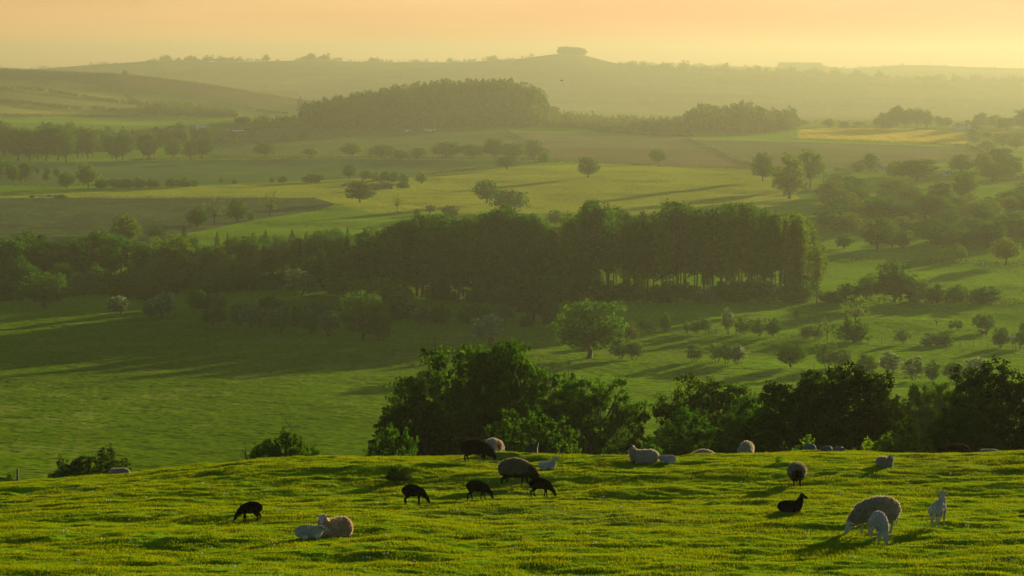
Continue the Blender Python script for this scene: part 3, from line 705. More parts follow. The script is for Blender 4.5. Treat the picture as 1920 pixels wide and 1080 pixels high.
 (1860, 404, 36, 40, OK, 0, 'tree with sloping top near the sunlit parkland field'),
 (1898, 392, 34, 40, OK, 2, 'round tree by the frame edge near the sunlit parkland field'),
 (1560, 378, 40, 60, OK, 3, 'low dark tree under the forked yellow-lit tree'),
 (1615, 376, 24, 30, AS, 2, 'small round tree mid parkland, above the very broad oak'),
 (1707, 378, 32, 40, OK, 1, 'dome tree just above the very broad oak'),
]
for (x, yb, h, w, k, v, lab) in SINGLES:
    tree_px(k, x, yb, h, w, lab, None, 'bush' if k == BU else 'tree', v)

# ------------------------------------------------------------------ the wood across the valley
def skyline(pts, x): return np.interp(x, [p[0] for p in pts], [p[1] for p in pts])
def wood(kind, pts, x0, x1, d0, d1, step, n, label, group, wfac=0.42, seed=1, hmin=6, variants=None, foot=None, parts=False, name=None, hcap=99):
    rg = random.Random(seed); rows = max(1, int((d1 - d0) / step))
    for i in range(n):
        x = x0 + (x1 - x0) * ((i * 0.6180339) % 1.0); r = rg.random()
        d = d0 + (d1 - d0) * r + (foot(x) if foot else 0)
        x += rg.uniform(-6, 6)
        p = at_dist(x, d); k = px_m(p); yb = to_px(*p)[1]
        top = skyline(pts, x) + rg.uniform(-9, 9) + (1 - r) * 6 + 9 * math.sin(x * 0.045 + seed)
        h = min(hcap, max(hmin, (yb - top) / k)); w = h * wfac * rg.uniform(0.8, 1.25)
        place_tree(kind, p, h, w, label, group, 'tree', None if variants is None else rg.choice(variants), parts, name)
# tall poplars, eastern block and its sunlit end
wood('poplar_tree', [(1050, 420), (1065, 398), (1100, 392), (1150, 388), (1220, 400), (1238, 408), (1250, 392), (1310, 385), (1400, 392), (1470, 392), (1505, 420), (1535, 470)], 1062, 1505, 655, 725, 10, 70,
     'tall poplar of the dense eastern block in the valley wood', 'poplars of the eastern block', 0.25, 11, 12)
wood('poplar_tree', [(1440, 400), (1490, 405), (1520, 440), (1540, 480)], 1485, 1538, 650, 715, 10, 20,
     'sunlit poplar on the open end of the eastern block', 'sunlit end poplars', 0.27, 12, 12, [3])  # yellow leaf variant only: their sunlit look is put into the leaf colour
# western block of tall trees
wood('poplar_tree', [(700, 445), (740, 420), (790, 410), (850, 402), (900, 412), (950, 392), (1000, 396), (1032, 425)], 705, 1035, 660, 740, 10, 58,
     'tall narrow tree of the western half of the valley wood', 'tall trees of the western half of the wood', 0.30, 13, 12, [0, 1, 2])
wood('woodland_tree', [(640, 470), (700, 440), (780, 425), (850, 415), (1000, 440), (1060, 470), (1100, 480)], 640, 1100, 640, 680, 10, 26,
     'rounded tree filling the front of the tall western wood', 'rounded front trees of the tall wood', 0.55, 14, 7, [0, 1])
# mixed lower wood running to the west
wood('woodland_tree', [(-200, 462), (0, 452), (60, 444), (120, 453), (200, 442), (300, 452), (420, 450), (520, 444), (600, 440), (640, 432), (700, 430)], -160, 720, 715, 800, 10, 100,
     'leafy tree of the mixed wood behind the shaded meadow', 'trees of the mixed wood', 0.60, 15, 7)
wood('ash_tree', [(-200, 500), (0, 490), (300, 496), (640, 480), (720, 470)], -160, 700, 695, 722, 10, 44,
     'tree on the shaded meadow side of the mixed wood', 'meadow-side trees of the mixed wood', 0.62, 16, 6, [0, 2])
wood('spruce_tree', [(560, 448), (640, 440), (720, 432)], 560, 740, 700, 780, 10, 7, 'dark spruce among the leafy trees of the wood', 'spruces in the wood', 0.33, 17, 8)
# undergrowth bushes along the foot of the wood
rg = random.Random(5)
for i in range(46):
    x = -100 + 1620 * (i + rg.random() * .8) / 46
    p = at_dist(x, (690 if x < 560 else 690 - 42 * min(1, (x - 560) / 160)) + rg.uniform(-4, 12)); h = rg.uniform(2.2, 7.0)
    place_tree('bush', p, h, h * rg.uniform(1.0, 1.9), 'scrubby bush along the shaded foot of the valley wood', 'bushes at the foot of the wood', 'bush', None, False)
for i in range(15):
    x = 1075 + 450 * (i + rg.random() * .8) / 15
    if rg.random() < .25: continue
    p = at_dist(x, rg.uniform(668, 735)); h = rg.uniform(3, 7)
    place_tree('ash_tree', p, h, h * rg.uniform(.6, .9), 'young tree growing between the poplar trunks of the eastern block', 'young trees between the poplars', 'tree', None, False)
# pale dead trunk at the wood edge
p = ground_at(829, 556, 300); k = px_m(p)
v, q = tube([(0, 0, -.2), (0.25, 0, 4), (0.5, 0, 8), (0.35, 0, 11)], [.24, .18, .13, .04], 6); v2, q2 = tube([(0.45, 0, 7), (0.9, 0.1, 8.6), (1.1, 0, 10)], [.09, .06, .02], 5)
tag(link('pale_tree_trunk', mesh('pale_tree_trunk', *join([(v, q), (v2, q2)]), [PALE_BARK], smooth_=True), None, p), 'pale bare trunk standing at the edge of the tall western wood', 'tree trunk')

# ------------------------------------------------------------------ loose parkland trees beyond the poplars
rg = random.Random(21)
n = 0; PK = 'unnumbered trees of the sunlit parkland'
for i in range(900):
    if n >= 112: break
    x = rg.uniform(1545, 2250); y = rg.uniform(318, 468)
    if (1440 < x < 1560 and y < 330) or (1700 < x < 1910 and 345 < y < 385): continue
    if y < 350 and rg.random() < .6: continue
    n += 1; h = (0.075 * y + 14) * rg.uniform(0.5, 1.05)
    tree_px(rg.choice([OK, OK, AS, AS, WD, BU]), x, y, h, h * rg.uniform(0.9, 2.0), 'hazy rounded tree among the scattered parkland trees beyond the poplars', PK, 'tree', None, False)
# ------------------------------------------------------------------ the shaded wood below the farm and the trees by the frame edge
wood('woodland_tree', [(-300, 228), (0, 236), (60, 234), (130, 240), (180, 240), (225, 252), (300, 262)], -280, 240, 1950, 2280, 20, 64, 'dark tree of the shaded wood below the striped hill', 'trees of the shaded wood', 0.6, 31, 8, [0, 1])
wood('woodland_tree', [(-300, 270), (0, 285), (40, 300), (90, 320), (120, 335)], -280, 110, 1500, 1760, 20, 34, 'dark tree of the corner wood above the ploughed field', 'trees of the corner wood', 0.7, 32, 6, [0, 1])
wood('ash_tree', [(180, 262), (240, 258), (300, 240), (420, 242), (440, 250)], 200, 450, 2250, 2420, 20, 22, 'garden tree round the farm below the striped hill', 'trees round the farm', 0.8, 33, 6)
wood('oak_tree', [(1020, 236), (1290, 250)], -60, 560, 2480, 2640, 20, 14, 'small hedgerow tree between the farm and the wooded hill', 'hedgerow trees near the farm', 0.9, 34, 5, hcap=9)
wood('oak_tree', [(1500, 240), (1640, 222), (1640, 210), (1780, 205), (1800, 225), (1860, 215), (1920, 200), (2200, 190)], 1640, 1785, 2960, 3040, 20, 14, 'tree of the airy row on the skyline of the yellow field', 'airy row above the yellow field', 0.8, 35, 8)
wood('oak_tree', [(1800, 232), (1860, 215), (1920, 203), (2200, 190)], 1790, 2200, 2900, 3150, 20, 34, 'tree behind the white farmhouse', 'trees behind the white farmhouse', 0.9, 36, 8)
for (x, yb, h, w) in [(1555, 240, 18, 24), (1583, 240, 12, 20), (1500, 236, 12, 30), (1610, 238, 9, 24), (1665, 240, 10, 30), (1480, 232, 14, 26)]:
    tree_px(OK, x, yb, h, w, 'hazy tree on the skyline behind the yellow field', 'skyline trees behind the yellow field', 'tree', None, False, 2000)
for (x, yb, h, w) in [(1822, 256, 16, 16), (1851, 256, 10, 14), (1880, 272, 24, 34), (1905, 280, 22, 30), (1850, 285, 24, 34), (1828, 268, 12, 20), (1910, 262, 12, 20)]:
    tree_px(OK, x, yb, h, w, 'hedge tree at the lower end of the yellow field', 'hedge trees below the white farmhouse', 'tree', None, False, 2000)
# ------------------------------------------------------------------ thicket below the crest of the sheep field
def build_thicket():
    for s in range(4):
        rg = np.random.default_rng(500 + s); H, Wd = 10.0, 9.5
        B = dome(rg, 46, Wd, 0.6, H, 0.105, 0.85, 0.42)
        lv = crown(510 + s, B, 1500, 30, 0.115, 0.40, 0.5, 0.7)
        tv = limbs(520 + s, H, 2.0, B, 0.30, 7, 0, 2, 3)
        proto('thicket_tree', H, Wd, *lv, *tv, [THICK, LEAF_DARK2, THICK, LEAF_DARK2][s])
    for s in range(3):
        rg = np.random.default_rng(540 + s); H, Wd = 4.0, 5.0
        B = dome(rg, 26, Wd, 0.0, H, 0.12, 0.9, 0.35)
        lv = crown(550 + s, B, 700, 24, 0.078, 0.22, 0.5, 0.8)
        tv = limbs(560 + s, H, 0.6, B, 0.10, 5, 0, 4, 4)
        proto('thicket_shrub', H, Wd, *lv, *tv, [THICK, LEAF_YEL, THORN2][s])
THICK = leaf_mat('thicket_leaf', (0.028, 0.074, 0.005), (0.074, 0.142, 0.008), 0.42)
LEAF_DARK2 = leaf_mat('thicket_dark_leaf', (0.014, 0.034, 0.004), (0.036, 0.070, 0.006), 0.28)
THORN2 = leaf_mat('thicket_grey_leaf', (0.028, 0.052, 0.012), (0.060, 0.090, 0.022), 0.28)
build_thicket()
BIG = [  # x, top y, width px, distance, kind, variant, rz, label
 (862, 652, 235, 152, 'thicket_tree', 0, 0.3, 'tallest dark tree of the big thicket behind the black ewe, western crown'),
 (958, 642, 160, 150, 'thicket_tree', 2, 1.7, 'round-topped crown rising highest in the big thicket, eastern neighbour of the tallest dark tree'),
 (776, 745, 150, 140, 'thicket_tree', 1, 0.9, 'lower dark tree making the sloping western side of the big thicket'),
 (1040, 700, 130, 146, 'thicket_tree', 0, 4.0, 'middle tree filling the gap between both halves of the big thicket'),
 (1112, 712, 158, 142, 'thicket_tree', 2, 2.6, 'spreading tree with visible limbs ending the big thicket'),
 (992, 770, 170, 122, 'thicket_shrub', 0, 0.4, 'lighter leafy bush in front of the big thicket, behind the resting white lamb'),
 (1172, 822, 90, 120, 'thicket_shrub', 2, 2.4, 'low dark shrub between the big thicket and the resting black-faced ewe'),
 (735, 800, 90, 118, 'thicket_shrub', 0, 1.4, 'low shrub at the western foot of the big thicket'),
 (1325, 712, 190, 142, 'thicket_tree', 2, 5.1, 'rounded tree standing apart behind the two sheep grazing at the crest'),
 (1288, 768, 120, 126, 'thicket_tree', 0, 3.3, 'smaller leafy tree in front of the rounded one behind the crest sheep'),
 (1400, 745, 110, 124, 'thicket_tree', 0, 1.1, 'leafy tree wedged between the rounded and the darkest tree'),
 (1500, 702, 200, 114, 'thicket_tree', 1, 0.2, 'darkest wide tree behind the boulders, western part'),
 (1590, 688, 210, 116, 'thicket_tree', 3, 2.2, 'darkest wide tree behind the grassy mound, higher eastern part'),
 (1655, 735, 110, 118, 'thicket_tree', 1, 4.4, 'dark tree beyond the end of the grassy mound'),
 (1715, 722, 90, 168, 'thicket_tree', 0, 1.9, 'slim tree seen in the gap east of the grassy mound'),
 (1765, 718, 90, 172, 'thicket_tree', 2, 0.7, 'bright-edged tree in the gap beside the dark corner bush'),
 (1810, 722, 100, 150, 'thicket_tree', 3, 3.9, 'dark tree rising just behind the corner bush'),
 (1880, 690, 230, 104, 'thicket_tree', 3, 5.6, 'dense dark corner bush cut by the frame edge'),
 (1800, 765, 120, 100, 'thicket_tree', 1, 2.9, 'lower shoulder of the dense dark corner bush'),
 (1690, 812, 120, 96, 'thicket_shrub', 1, 0.0, 'yellow-green shrub catching light under the darkest tree'),
 (1640, 820, 80, 98, 'thicket_shrub', 1, 1.3, 'small yellow-green shrub beside the light-catching one'),
 (1250, 815, 110, 100, 'thicket_shrub', 2, 4.0, 'grey-green shrub at the crest behind the small resting lamb'),
 (1360, 818, 110, 104, 'thicket_shrub', 2, 5.0, 'grey-green shrub between the two sheep at the crest'),
 (1222, 832, 60, 98, 'thicket_shrub', 0, 2.0, 'small leafy shrub directly behind the black-faced ewe'),
 (182, 843, 128, 93, 'thicket_shrub', 2, 0.6, 'rounded dark bush behind the crest at the low western side of the field'),
 (128, 860, 70, 95, 'thicket_shrub', 2, 3.6, 'lower half of the dark bush pair at the low western side of the field'),
 (540, 806, 80, 100, 'thicket_shrub', 0, 2.1, 'wind-bent thorn behind the crest, its tallest part'),
 (498, 826, 70, 99, 'thicket_shrub', 0, 5.1, 'western sloping part of the wind-bent thorn'),
 (585, 836, 60, 101, 'thicket_shrub', 0, 0.1, 'low eastern tail of the wind-bent thorn'),
 (10, 890, 40, 90, 'thicket_shrub', 2, 0.4, 'small dark bush behind the crest at the frame edge'),
]
for (x, yt, w, d, k, v, rz, lab) in BIG:
    p = at_dist(x, d); kk = px_m(p); h = (to_px(*p)[1] - yt) / kk
    e = place_tree(k, p, h, w / kk * 1.06, lab, None, 'shrub' if 'shrub' in k else 'tree', v, True, None, rz)
# bare sticks rising from the wind-bent thorn and the thicket
def sticks(x, yt, d, n, spread, label, seed):
    rg = np.random.default_rng(seed); p = at_dist(x, d); kk = px_m(p); H = (to_px(*p)[1] - yt) / kk; parts = []
    for i in range(n):
        a = rg.uniform(-1, 1); h = H * rg.uniform(.72, 1) if i else H
        parts.append(tube([(a * .1, 0, 0), (a * spread * .5, rg.uniform(-.3, .3), h * .6), (a * spread * .8 + rg.normal() * .1, 0, h * .85), (a * spread, 0, h)], [.05, .035, .02, .006], 4))
        for t in range(3 if n > 1 else 1):
            z = h * rg.uniform(.7, .92); s = rg.choice([-1, 1]); parts.append(tube([(a * spread * z / h, 0, z), (a * spread * z / h + s * .16, rg.uniform(-.2, .2), z + .18), (a * spread * z / h + s * .22, 0, z + .36)], [.015, .01, .003], 3))
    tag(link('bare_branch', mesh('bare_branch', *join(parts), [BARK]), None, p), label, 'branch')
sticks(545, 784, 100, 1, 0.1, 'thin dead stick standing up from the wind-bent thorn', 1)
sticks(468, 826, 99, 2, 0.3, 'forked dead twig at the western edge of the wind-bent thorn', 2)
sticks(1085, 690, 142, 14, 2.6, 'leafless twigs poking out above the spreading thicket tree', 3)
sticks(1500, 694, 114, 5, 0.9, 'bare twigs sticking out above the darkest wide tree', 4)
# little juniper on the sheep field
p = ground_at(747, 903, 60); kk = px_m(p)
place_tree('thicket_shrub', p, 31 / kk, 46 / kk, 'small round dark bush growing alone on the sheep field', None, 'bush', 2, True, 'juniper_bush')

# ------------------------------------------------------------------ grass of the sheep field
def build_grass():
    rg = np.random.default_rng(77); n = 1060000
    D = 41.5 + 42 * rg.random(n) ** 0.9; X = (rg.random(n) * 2 - 1) * (0.24 * D + 3.5)
    tus = fbm(X / 0.8, D / 0.8, 31, 2); keep = rg.random(n) < np.clip(0.75 + 1.6 * tus, 0.25, 1.0)
    D = D[keep]; X = X[keep]; tus = tus[keep]; n = len(D)
    Z = height(X, D)
    h = (0.038 + 0.11 * np.clip(tus, 0, 1)) * rg.uniform(0.6, 1.35, n); w = rg.uniform(0.005, 0.011, n)
    a = rg.uniform(0, 6.28, n); b = rg.uniform(0, 6.28, n); lean = h * rg.uniform(0.1, 0.8, n)
    c = np.stack([X, D, Z - 0.01], 1); s = np.stack([np.cos(a) * w, np.sin(a) * w, 0 * w], 1)
    t = np.stack([np.cos(b) * lean, np.sin(b) * lean, h], 1)
    V = np.stack([c - s, c + s, c + t], 1).reshape(-1, 3)
    m = leaf_mat('grass_blade', (0.072, 0.145, 0.003), (0.205, 0.250, 0.005), 0.5, (1.5, 1.2, 0.3), 1.3, 0.0)
    tag(link('grass', mesh('grass', V, np.arange(3 * n).reshape(-1, 3), [m])), 'short tussocky grass blades lit by the low sun on the sheep field', 'grass', None, 'stuff')
build_grass()
# ------------------------------------------------------------------ far woods that read as one mass
def small_tree(seed, nq, conifer=False):
    rg = np.random.default_rng(seed)
    if conifer:
        z = rg.random(nq) ** 1.3; r = 0.26 * (1 - z) + .02; a = rg.uniform(0, 6.28, nq)
        P = np.stack([r * np.cos(a), r * np.sin(a), 0.08 + .92 * z], 1); return leaves(rg, P, np.stack([np.cos(a), np.sin(a), .6 + 0 * a], 1), 0.06, .7)
    B = dome(rg, 9, 0.95, 0.12, 1.0, 0.17, 0.9); B = np.array(B[:-1]); k = rg.integers(0, len(B), nq); d = rnd_dirs(rg, nq)
    P = B[k, :3] + d * B[k, 3:] * rg.uniform(.7, 1.05, nq)[:, None]
    return leaves(rg, P, d + np.array([0, 0, .3]), 0.085, 0.8, 0.5)
SM = [small_tree(600 + i, 160) for i in range(6)] + [small_tree(610, 110, True), small_tree(611, 110, True)]
FAR_LEAF = leaf_mat('far_leaf', (0.035, 0.070, 0.008), (0.080, 0.130, 0.014), 0.4, None, 0.02)
def forest(name, label, pts, mat=None, con=0.0, seed=3, wf=0.75):
    """pts: (pos, height) of every tree; all leaf sprays in one mesh"""
    rg = random.Random(seed); parts = []
    for p, h in pts:
        v, q = SM[rg.randrange(6)] if rg.random() > con else SM[6 + rg.randrange(2)]
        a = rg.uniform(0, 6.28); c, s = math.cos(a), math.sin(a); w = h * wf * rg.uniform(.8, 1.3)
        vv = np.stack([(v[:, 0] * c - v[:, 1] * s) * w + p[0], (v[:, 0] * s + v[:, 1] * c) * w + p[1], v[:, 2] * h + p[2] - .3], 1)
        parts.append((vv, q))
    return tag(link(name, mesh(name, *join(parts), [mat or FAR_LEAF])), label, 'woodland', None, 'stuff')
def scatter(x0, x1, d0, d1, n, h0, h1, seed, f=None):
    rg = np.random.default_rng(seed); x = rg.uniform(x0, x1, n); d = rg.uniform(d0, d1, n); h = rg.uniform(h0, h1, n)
    X = (x - 960) / F * d * 1.0; Z = height(X, d)
    X = (x - 960) / F * (d * math.cos(PITCH) - Z * math.sin(PITCH))
    k = np.ones(n, bool) if f is None else f(x, d)
    if d0 > 5500 and seed not in (10, 15): h = h * np.clip(0.75 + 1.6 * fbm(x / 9.0, x * 0 + seed, seed, 2), .3, 1.5)
    return [((X[i], d[i], Z[i]), h[i]) for i in range(n) if k[i]]
hill = scatter(566, 1024, 2745, 3250, 1600, 11, 24, 1, lambda x, d: (x > 566 + (np.abs(d - 2980) / 250) ** 2 * 40) & (x < 1024 - (np.abs(d - 2980) / 260) ** 2 * 30))
forest('hill_woods', 'dense dark woodland covering the rounded hill in the middle distance', hill, None, 0.12, 4)
forest('plantation_woods', 'young open plantation of small pale trees running east from the wooded hill', scatter(1015, 1300, 2755, 2990, 420, 6, 14, 2), leaf_mat('plantation_leaf', (0.06, 0.085, 0.016), (0.12, 0.14, 0.022), 0.45, None, 0.02), 0.25, 5)
forest('ridge_woods', 'dark clump of woodland between the plantation and the yellow field', [(p, h * .8 * (.62 + .38 * math.sin((math.atan2(p[0], p[1]) * F + 960 - 1285) / 207 * math.pi * .8 + .5) + .16 * math.sin(p[0] * .11))) for p, h in scatter(1285, 1492, 2740, 3000, 520, 16, 31, 3, lambda x, d: d > 2745 + np.abs(x - 1400) * .5)], None, 0.0, 6)
forest('copse_woods', 'low dark copse at the foot of the striped hill behind the farm', scatter(262, 448, 3290, 3560, 360, 9, 15, 4, lambda x, d: np.abs(x - 350) < 95 - (d - 3290) * .15), None, 0, 7)
forest('vale_woods', 'hazy line of trees in the vale beyond the striped hill and the wooded hill', scatter(-200, 260, 2480, 2640, 60, 5, 9, 5) + scatter(1000, 2300, 3300, 3700, 240, 6, 11, 6) + scatter(440, 580, 2900, 3200, 70, 5, 9, 16), None, 0, 8)
rdg = scatter(275, 450, 7420, 7520, 150, 10, 18, 7) + scatter(560, 620, 7440, 7520, 50, 12, 20, 8) + scatter(450, 1000, 7440, 7520, 120, 6, 12, 9) + scatter(1049, 1094, 7440, 7560, 160, 17, 23, 10) \
    + scatter(680, 712, 7440, 7520, 40, 12, 16, 11) + scatter(915, 940, 7440, 7520, 30, 12, 16, 12) + scatter(1160, 1930, 7250, 7500, 520, 8, 22, 13) + scatter(150, 240, 7440, 7520, 20, 5, 9, 14) + scatter(496, 503, 7440, 7520, 5, 18, 22, 24) + scatter(584, 596, 7440, 7520, 8, 20, 24, 25)
forest('far_ridge_woods', 'tree line and flat-topped clump along the far hazy ridge', rdg, None, 0, 9, 1.1)
fr = scatter(1463, 1537, 10400, 10560, 330, 20, 26, 15) + scatter(1538, 1582, 10400, 10520, 120, 8, 12, 17) + scatter(1160, 1460, 10400, 10500, 150, 6, 12, 18) + scatter(770, 800, 10400, 10500, 30, 8, 12, 19) + scatter(1590, 1930, 10400, 10500, 60, 4, 8, 20) + scatter(0, 130, 10400, 10500, 60, 5, 12, 21)
forest('skyline_woods', 'faint blocks of woodland on the farthest skyline', fr, None, 0, 10, 1.3)
forest('slope_woods', 'faint woods and hedges on the slope below the far ridge', scatter(380, 560, 6000, 6100, 90, 8, 12, 31) + scatter(1200, 1900, 5900, 6000, 160, 6, 12, 32) + scatter(700, 1100, 6500, 6560, 120, 5, 9, 33) + scatter(1300, 1800, 6800, 6900, 160, 6, 14, 34) + scatter(200, 420, 6700, 6780, 70, 6, 10, 35), None, 0, 11, 1.2)

# ------------------------------------------------------------------ hedges, fences, farm buildings
HEDGE = leaf_mat('hedge_leaf', (0.030, 0.052, 0.012), (0.065, 0.092, 0.018), 0.35, None, 0.05)
def hedge(pts, h, w, label, dmin=200, gap=0.0, seed=1):
    rg = np.random.default_rng(seed); P = [ground_at(x, y, dmin) for x, y in pts]; V = []; Nn = []
    for a, b in zip(P[:-1], P[1:]):
        L = (b - a).length; s = max(0.18, h * 0.16); m = int(L * (h + w) * 1.5 / s ** 1.0 / 1.6) + 4
        m = min(m, 30000); t = rg.random(m); x = a.x + (b.x - a.x) * t; y = a.y + (b.y - a.y) * t
        d = rnd_dirs(rg, m); hh = h * (0.75 + 0.5 * (fbm(x / 6, y / 6, seed + 50, 2) + .35))
        g = fbm(x / 9, y / 9, seed + 90, 2) > -0.5 + gap
        n2 = np.array([-(b.y - a.y), b.x - a.x]) / max(L, .1)
        off = d[:, 0] * w * .5; x = x + n2[0] * off; y = y + n2[1] * off
        z = height(x, y) + hh * (0.5 + 0.5 * d[:, 2])
        V.append(np.stack([x, y, z], 1)[g]); Nn.append(d[g])
    V = np.concatenate(V); Nn = np.concatenate(Nn); o = P[0]
    lv = leaves(rg, V - np.array(o), Nn + np.array([0, 0, .3]), max(0.2, h * .17), .8)
    return tag(link('hedge', mesh('hedge', *lv, [HEDGE]), None, o), label, 'hedge')
HEDGES = [
 ([(-60, 130), (0, 131), (130, 137), (230, 141), (380, 160), (560, 190), (620, 197)], 4.0, 3, 'hedge following the skyline of the striped hill', 3500, 0.1),
 ([(-60, 164), (0, 167), (60, 169), (110, 176), (160, 184), (220, 192), (270, 197)], 5.5, 5, 'thick broken hedge running down the striped hill, upper one of two', 2700, 0.25),
 ([(-60, 186), (0, 190), (60, 196), (130, 204), (190, 206), (218, 209)], 5.5, 5, 'thick broken hedge running down the striped hill, lower one of two', 2700, 0.22),
 ([(0, 145), (100, 152), (200, 163), (240, 180), (270, 196)], 2.5, 2.5, 'thin hedge bending down the middle of the striped hill', 2700, 0.2),
 ([(200, 163), (290, 172), (390, 185)], 2.5, 2, 'faint hedge crossing the eastern flank of the striped hill', 2700, 0.2),
 ([(410, 192), (460, 201), (540, 214)], 3, 2.5, 'short hedge low on the tail of the striped hill', 2700, 0.3),
 ([(-60, 220), (0, 220), (100, 220), (230, 220), (262, 219)], 3.5, 3, 'straight dark hedge along the foot of the striped hill', 2600, 0.1),
 ([(430, 246), (500, 242), (566, 239)], 3, 3, 'hedge between the farm and the wooded hill', 2200, 0.1),
 ([(400, 275), (500, 270), (600, 264), (660, 258)], 2.4, 2, 'hedge in the pasture below the wooded hill', 1800, 0.2),
 ([(240, 301), (400, 299), (560, 299), (640, 298), (800, 299), (960, 300), (1050, 304)], 2.6, 2.2, 'long hedge linking the mid-valley trees', 1500, 0.0),
 ([(1050, 304), (1180, 309), (1300, 314), (1428, 321)], 1.6, 1.5, 'low hedge under the brown ploughed field', 1300, 0.1),
 ([(942, 247), (985, 265), (1030, 286)], 1.8, 1.5, 'hedge climbing beside the pale brown field', 1700, 0.1),
 ([(1288, 262), (1350, 284), (1424, 314)], 1.8, 1.6, 'hedge between the brown field and the grey-green crop', 1500, 0.1),
 ([(1480, 259), (1560, 262), (1700, 267), (1812, 273)], 2.2, 2, 'hedge along the near edge of the yellow field', 2000, 0.0),
 ([(1812, 273), (1835, 282), (1865, 296)], 2.6, 2, 'hedge dropping from the corner of the yellow field', 1900, 0.0),
 ([(1100, 247), (1200, 252), (1300, 257)], 3, 3, 'hedge at the foot of the plantation', 2200, 0.0),
 ([(-40, 372), (200, 371), (400, 370), (590, 373)], 0.9, 0.8, 'thin low hedge along the far side of the ploughed field', 1000, 0.1),
 ([(640, 350), (760, 334), (880, 320), (900, 317)], 1.6, 1.5, 'hedge curving from the bright round tree to the long hedge', 1200, 0.15),
 ([(1560, 321), (1660, 319), (1760, 326), (1925, 333)], 2.4, 2, 'hedge on the far side of the parkland', 1300, 0.0),
 ([(1595, 486), (1660, 488), (1722, 493)], 1.5, 1.4, 'clipped hedge in the pasture beyond the poplar end', 700, 0.0),
 ([(1740, 492), (1850, 495), (1930, 499)], 1.5, 1.4, 'clipped hedge behind the white post', 700, 0.0),
 ([(1535, 566), (1640, 568), (1760, 570), (1930, 574)], 1.9, 1.8, 'lower hedge joining the round hedge trees', 500, 0.0),
]
for i, (pts, h, w, lab, dm, gp) in enumerate(HEDGES): hedge(pts, h, w, lab, dm, gp, 10 + i)

WOOD = plain_mat('weathered_wood', (0.16, 0.13, 0.09), 0.9, 0.3, 8, 0.4)
WIRE = plain_mat('wire', (0.20, 0.19, 0.17), 0.6, 0.1, 2, 0.0)
WHITE = plain_mat('white_render', (0.72, 0.70, 0.66), 0.7, 0.06, 1.0, 0.05)
SLATE = plain_mat('slate_roof', (0.09, 0.085, 0.085), 0.6, 0.2, 1.5, 0.2)
BRICKY = plain_mat('brown_stone', (0.18, 0.12, 0.08), 0.9, 0.25, 1.5, 0.3)
GLASS = plain_mat('dark_pane', (0.03, 0.03, 0.035), 0.15, 0.05, 1.0, 0.0)
BX = np.array([[-.5, -.5, 0], [.5, -.5, 0], [.5, .5, 0], [-.5, .5, 0], [-.5, -.5, 1], [.5, -.5, 1], [.5, .5, 1], [-.5, .5, 1]])
BQ = np.array([[0, 3, 2, 1], [4, 5, 6, 7], [0, 1, 5, 4], [1, 2, 6, 5], [2, 3, 7, 6], [3, 0, 4, 7]])
def box(x, y, z, sx, sy, sz): return BX * (sx, sy, sz) + (x, y, z), BQ
def fence(pts, step, h, label, dmin, seed=1):
    P = [ground_at(x, y, dmin) for x, y in pts]; o = P[0]
    e = bpy.data.objects.new('fence', None); C.objects.link(e); e.location = o; tag(e, label, 'fence')
    pv = mesh('post', *tube([(0, 0, -.3), (0, 0, h * .7), (0.01, 0, h)], [.07, .065, .055], 6), [WOOD]); rgx = random.Random(seed); tops = []
    for a, b in zip(P[:-1], P[1:]):
        L = (b - a).length; n = max(1, int(L / step))
        for i in range(n):
            if len(tops) > 90: break
            q = a.lerp(b, i / n); z = float(height(q.x, q.y)); po = link('post', pv, e, Vector((q.x, q.y, z)) - o); po.rotation_euler = (rgx.uniform(-.06, .06), rgx.uniform(-.06, .06), 0); po.scale = (1, 1, rgx.uniform(.9, 1.1))
            tops.append(np.array((q.x, q.y, z)) - np.array(o))
    T = np.array(tops); ws = [tube(T + (0, 0, h * f), np.full(len(T), 0.012), 3) for f in (.35, .62, .9)]
    link('wire', mesh('wire', *join(ws), [WIRE]), e)
    return e
fence([(1225, 626), (1290, 629), (1328, 630)], 3.2, 1.25, 'post and wire fence west of the wooden gate', 400, 1)
fence([(1343, 630), (1460, 636), (1560, 642), (1700, 650), (1800, 654), (1930, 659)], 3.0, 1.25, 'long post and wire fence running through the thorn row', 400, 2)
fence([(1365, 598), (1500, 603), (1620, 609)], 4.0, 1.1, 'faint post and wire fence crossing the bright field beyond the thorn row', 400, 3)
# field gate
p = ground_at(1335, 629, 400); e = bpy.data.objects.new('field_gate', None); C.objects.link(e); e.location = p
tag(e, 'small wooden field gate set in the thorn row fence', 'gate')
for sx in (-1, 1): link('post', mesh('post', *box(sx * .95, 0, -.3, .16, .16, 1.7), [WOOD]), e)
link('bars', mesh('bars', *join([box(0, 0, .25 + i * .26, 1.74, .05, .09) for i in range(4)] + [tube([(-.85, .04, .3), (.85, .04, 1.05)], [.035, .035], 4)]), [WOOD]), e)
p = ground_at(1843, 500, 600); tag(link('white_post', mesh('white_post', *join([box(0, 0, -.2, .3, .3, 1.9), tube([(0, 0, 1.7), (0, 0, 1.95)], [.21, .04], 4)]), [WHITE]), None, p), 'small white post standing in front of the straight hedge', 'post')
for (x, y, s, lab) in [(33, 909, 1, 'wooden post poking up behind the crest at the low western side')]:
    p = at_dist(x, 81); tag(link('fence_post', mesh('fence_post', *join([tube([(0, 0, -.2), (0, 0, .42), (0.01, 0, .46)], [.045, .04, .03], 6), tube([(-.0, 0, .35), (0.7, 0.3, .3)], [.012, .012], 3)]), [WOOD]), None, p), lab, 'post')
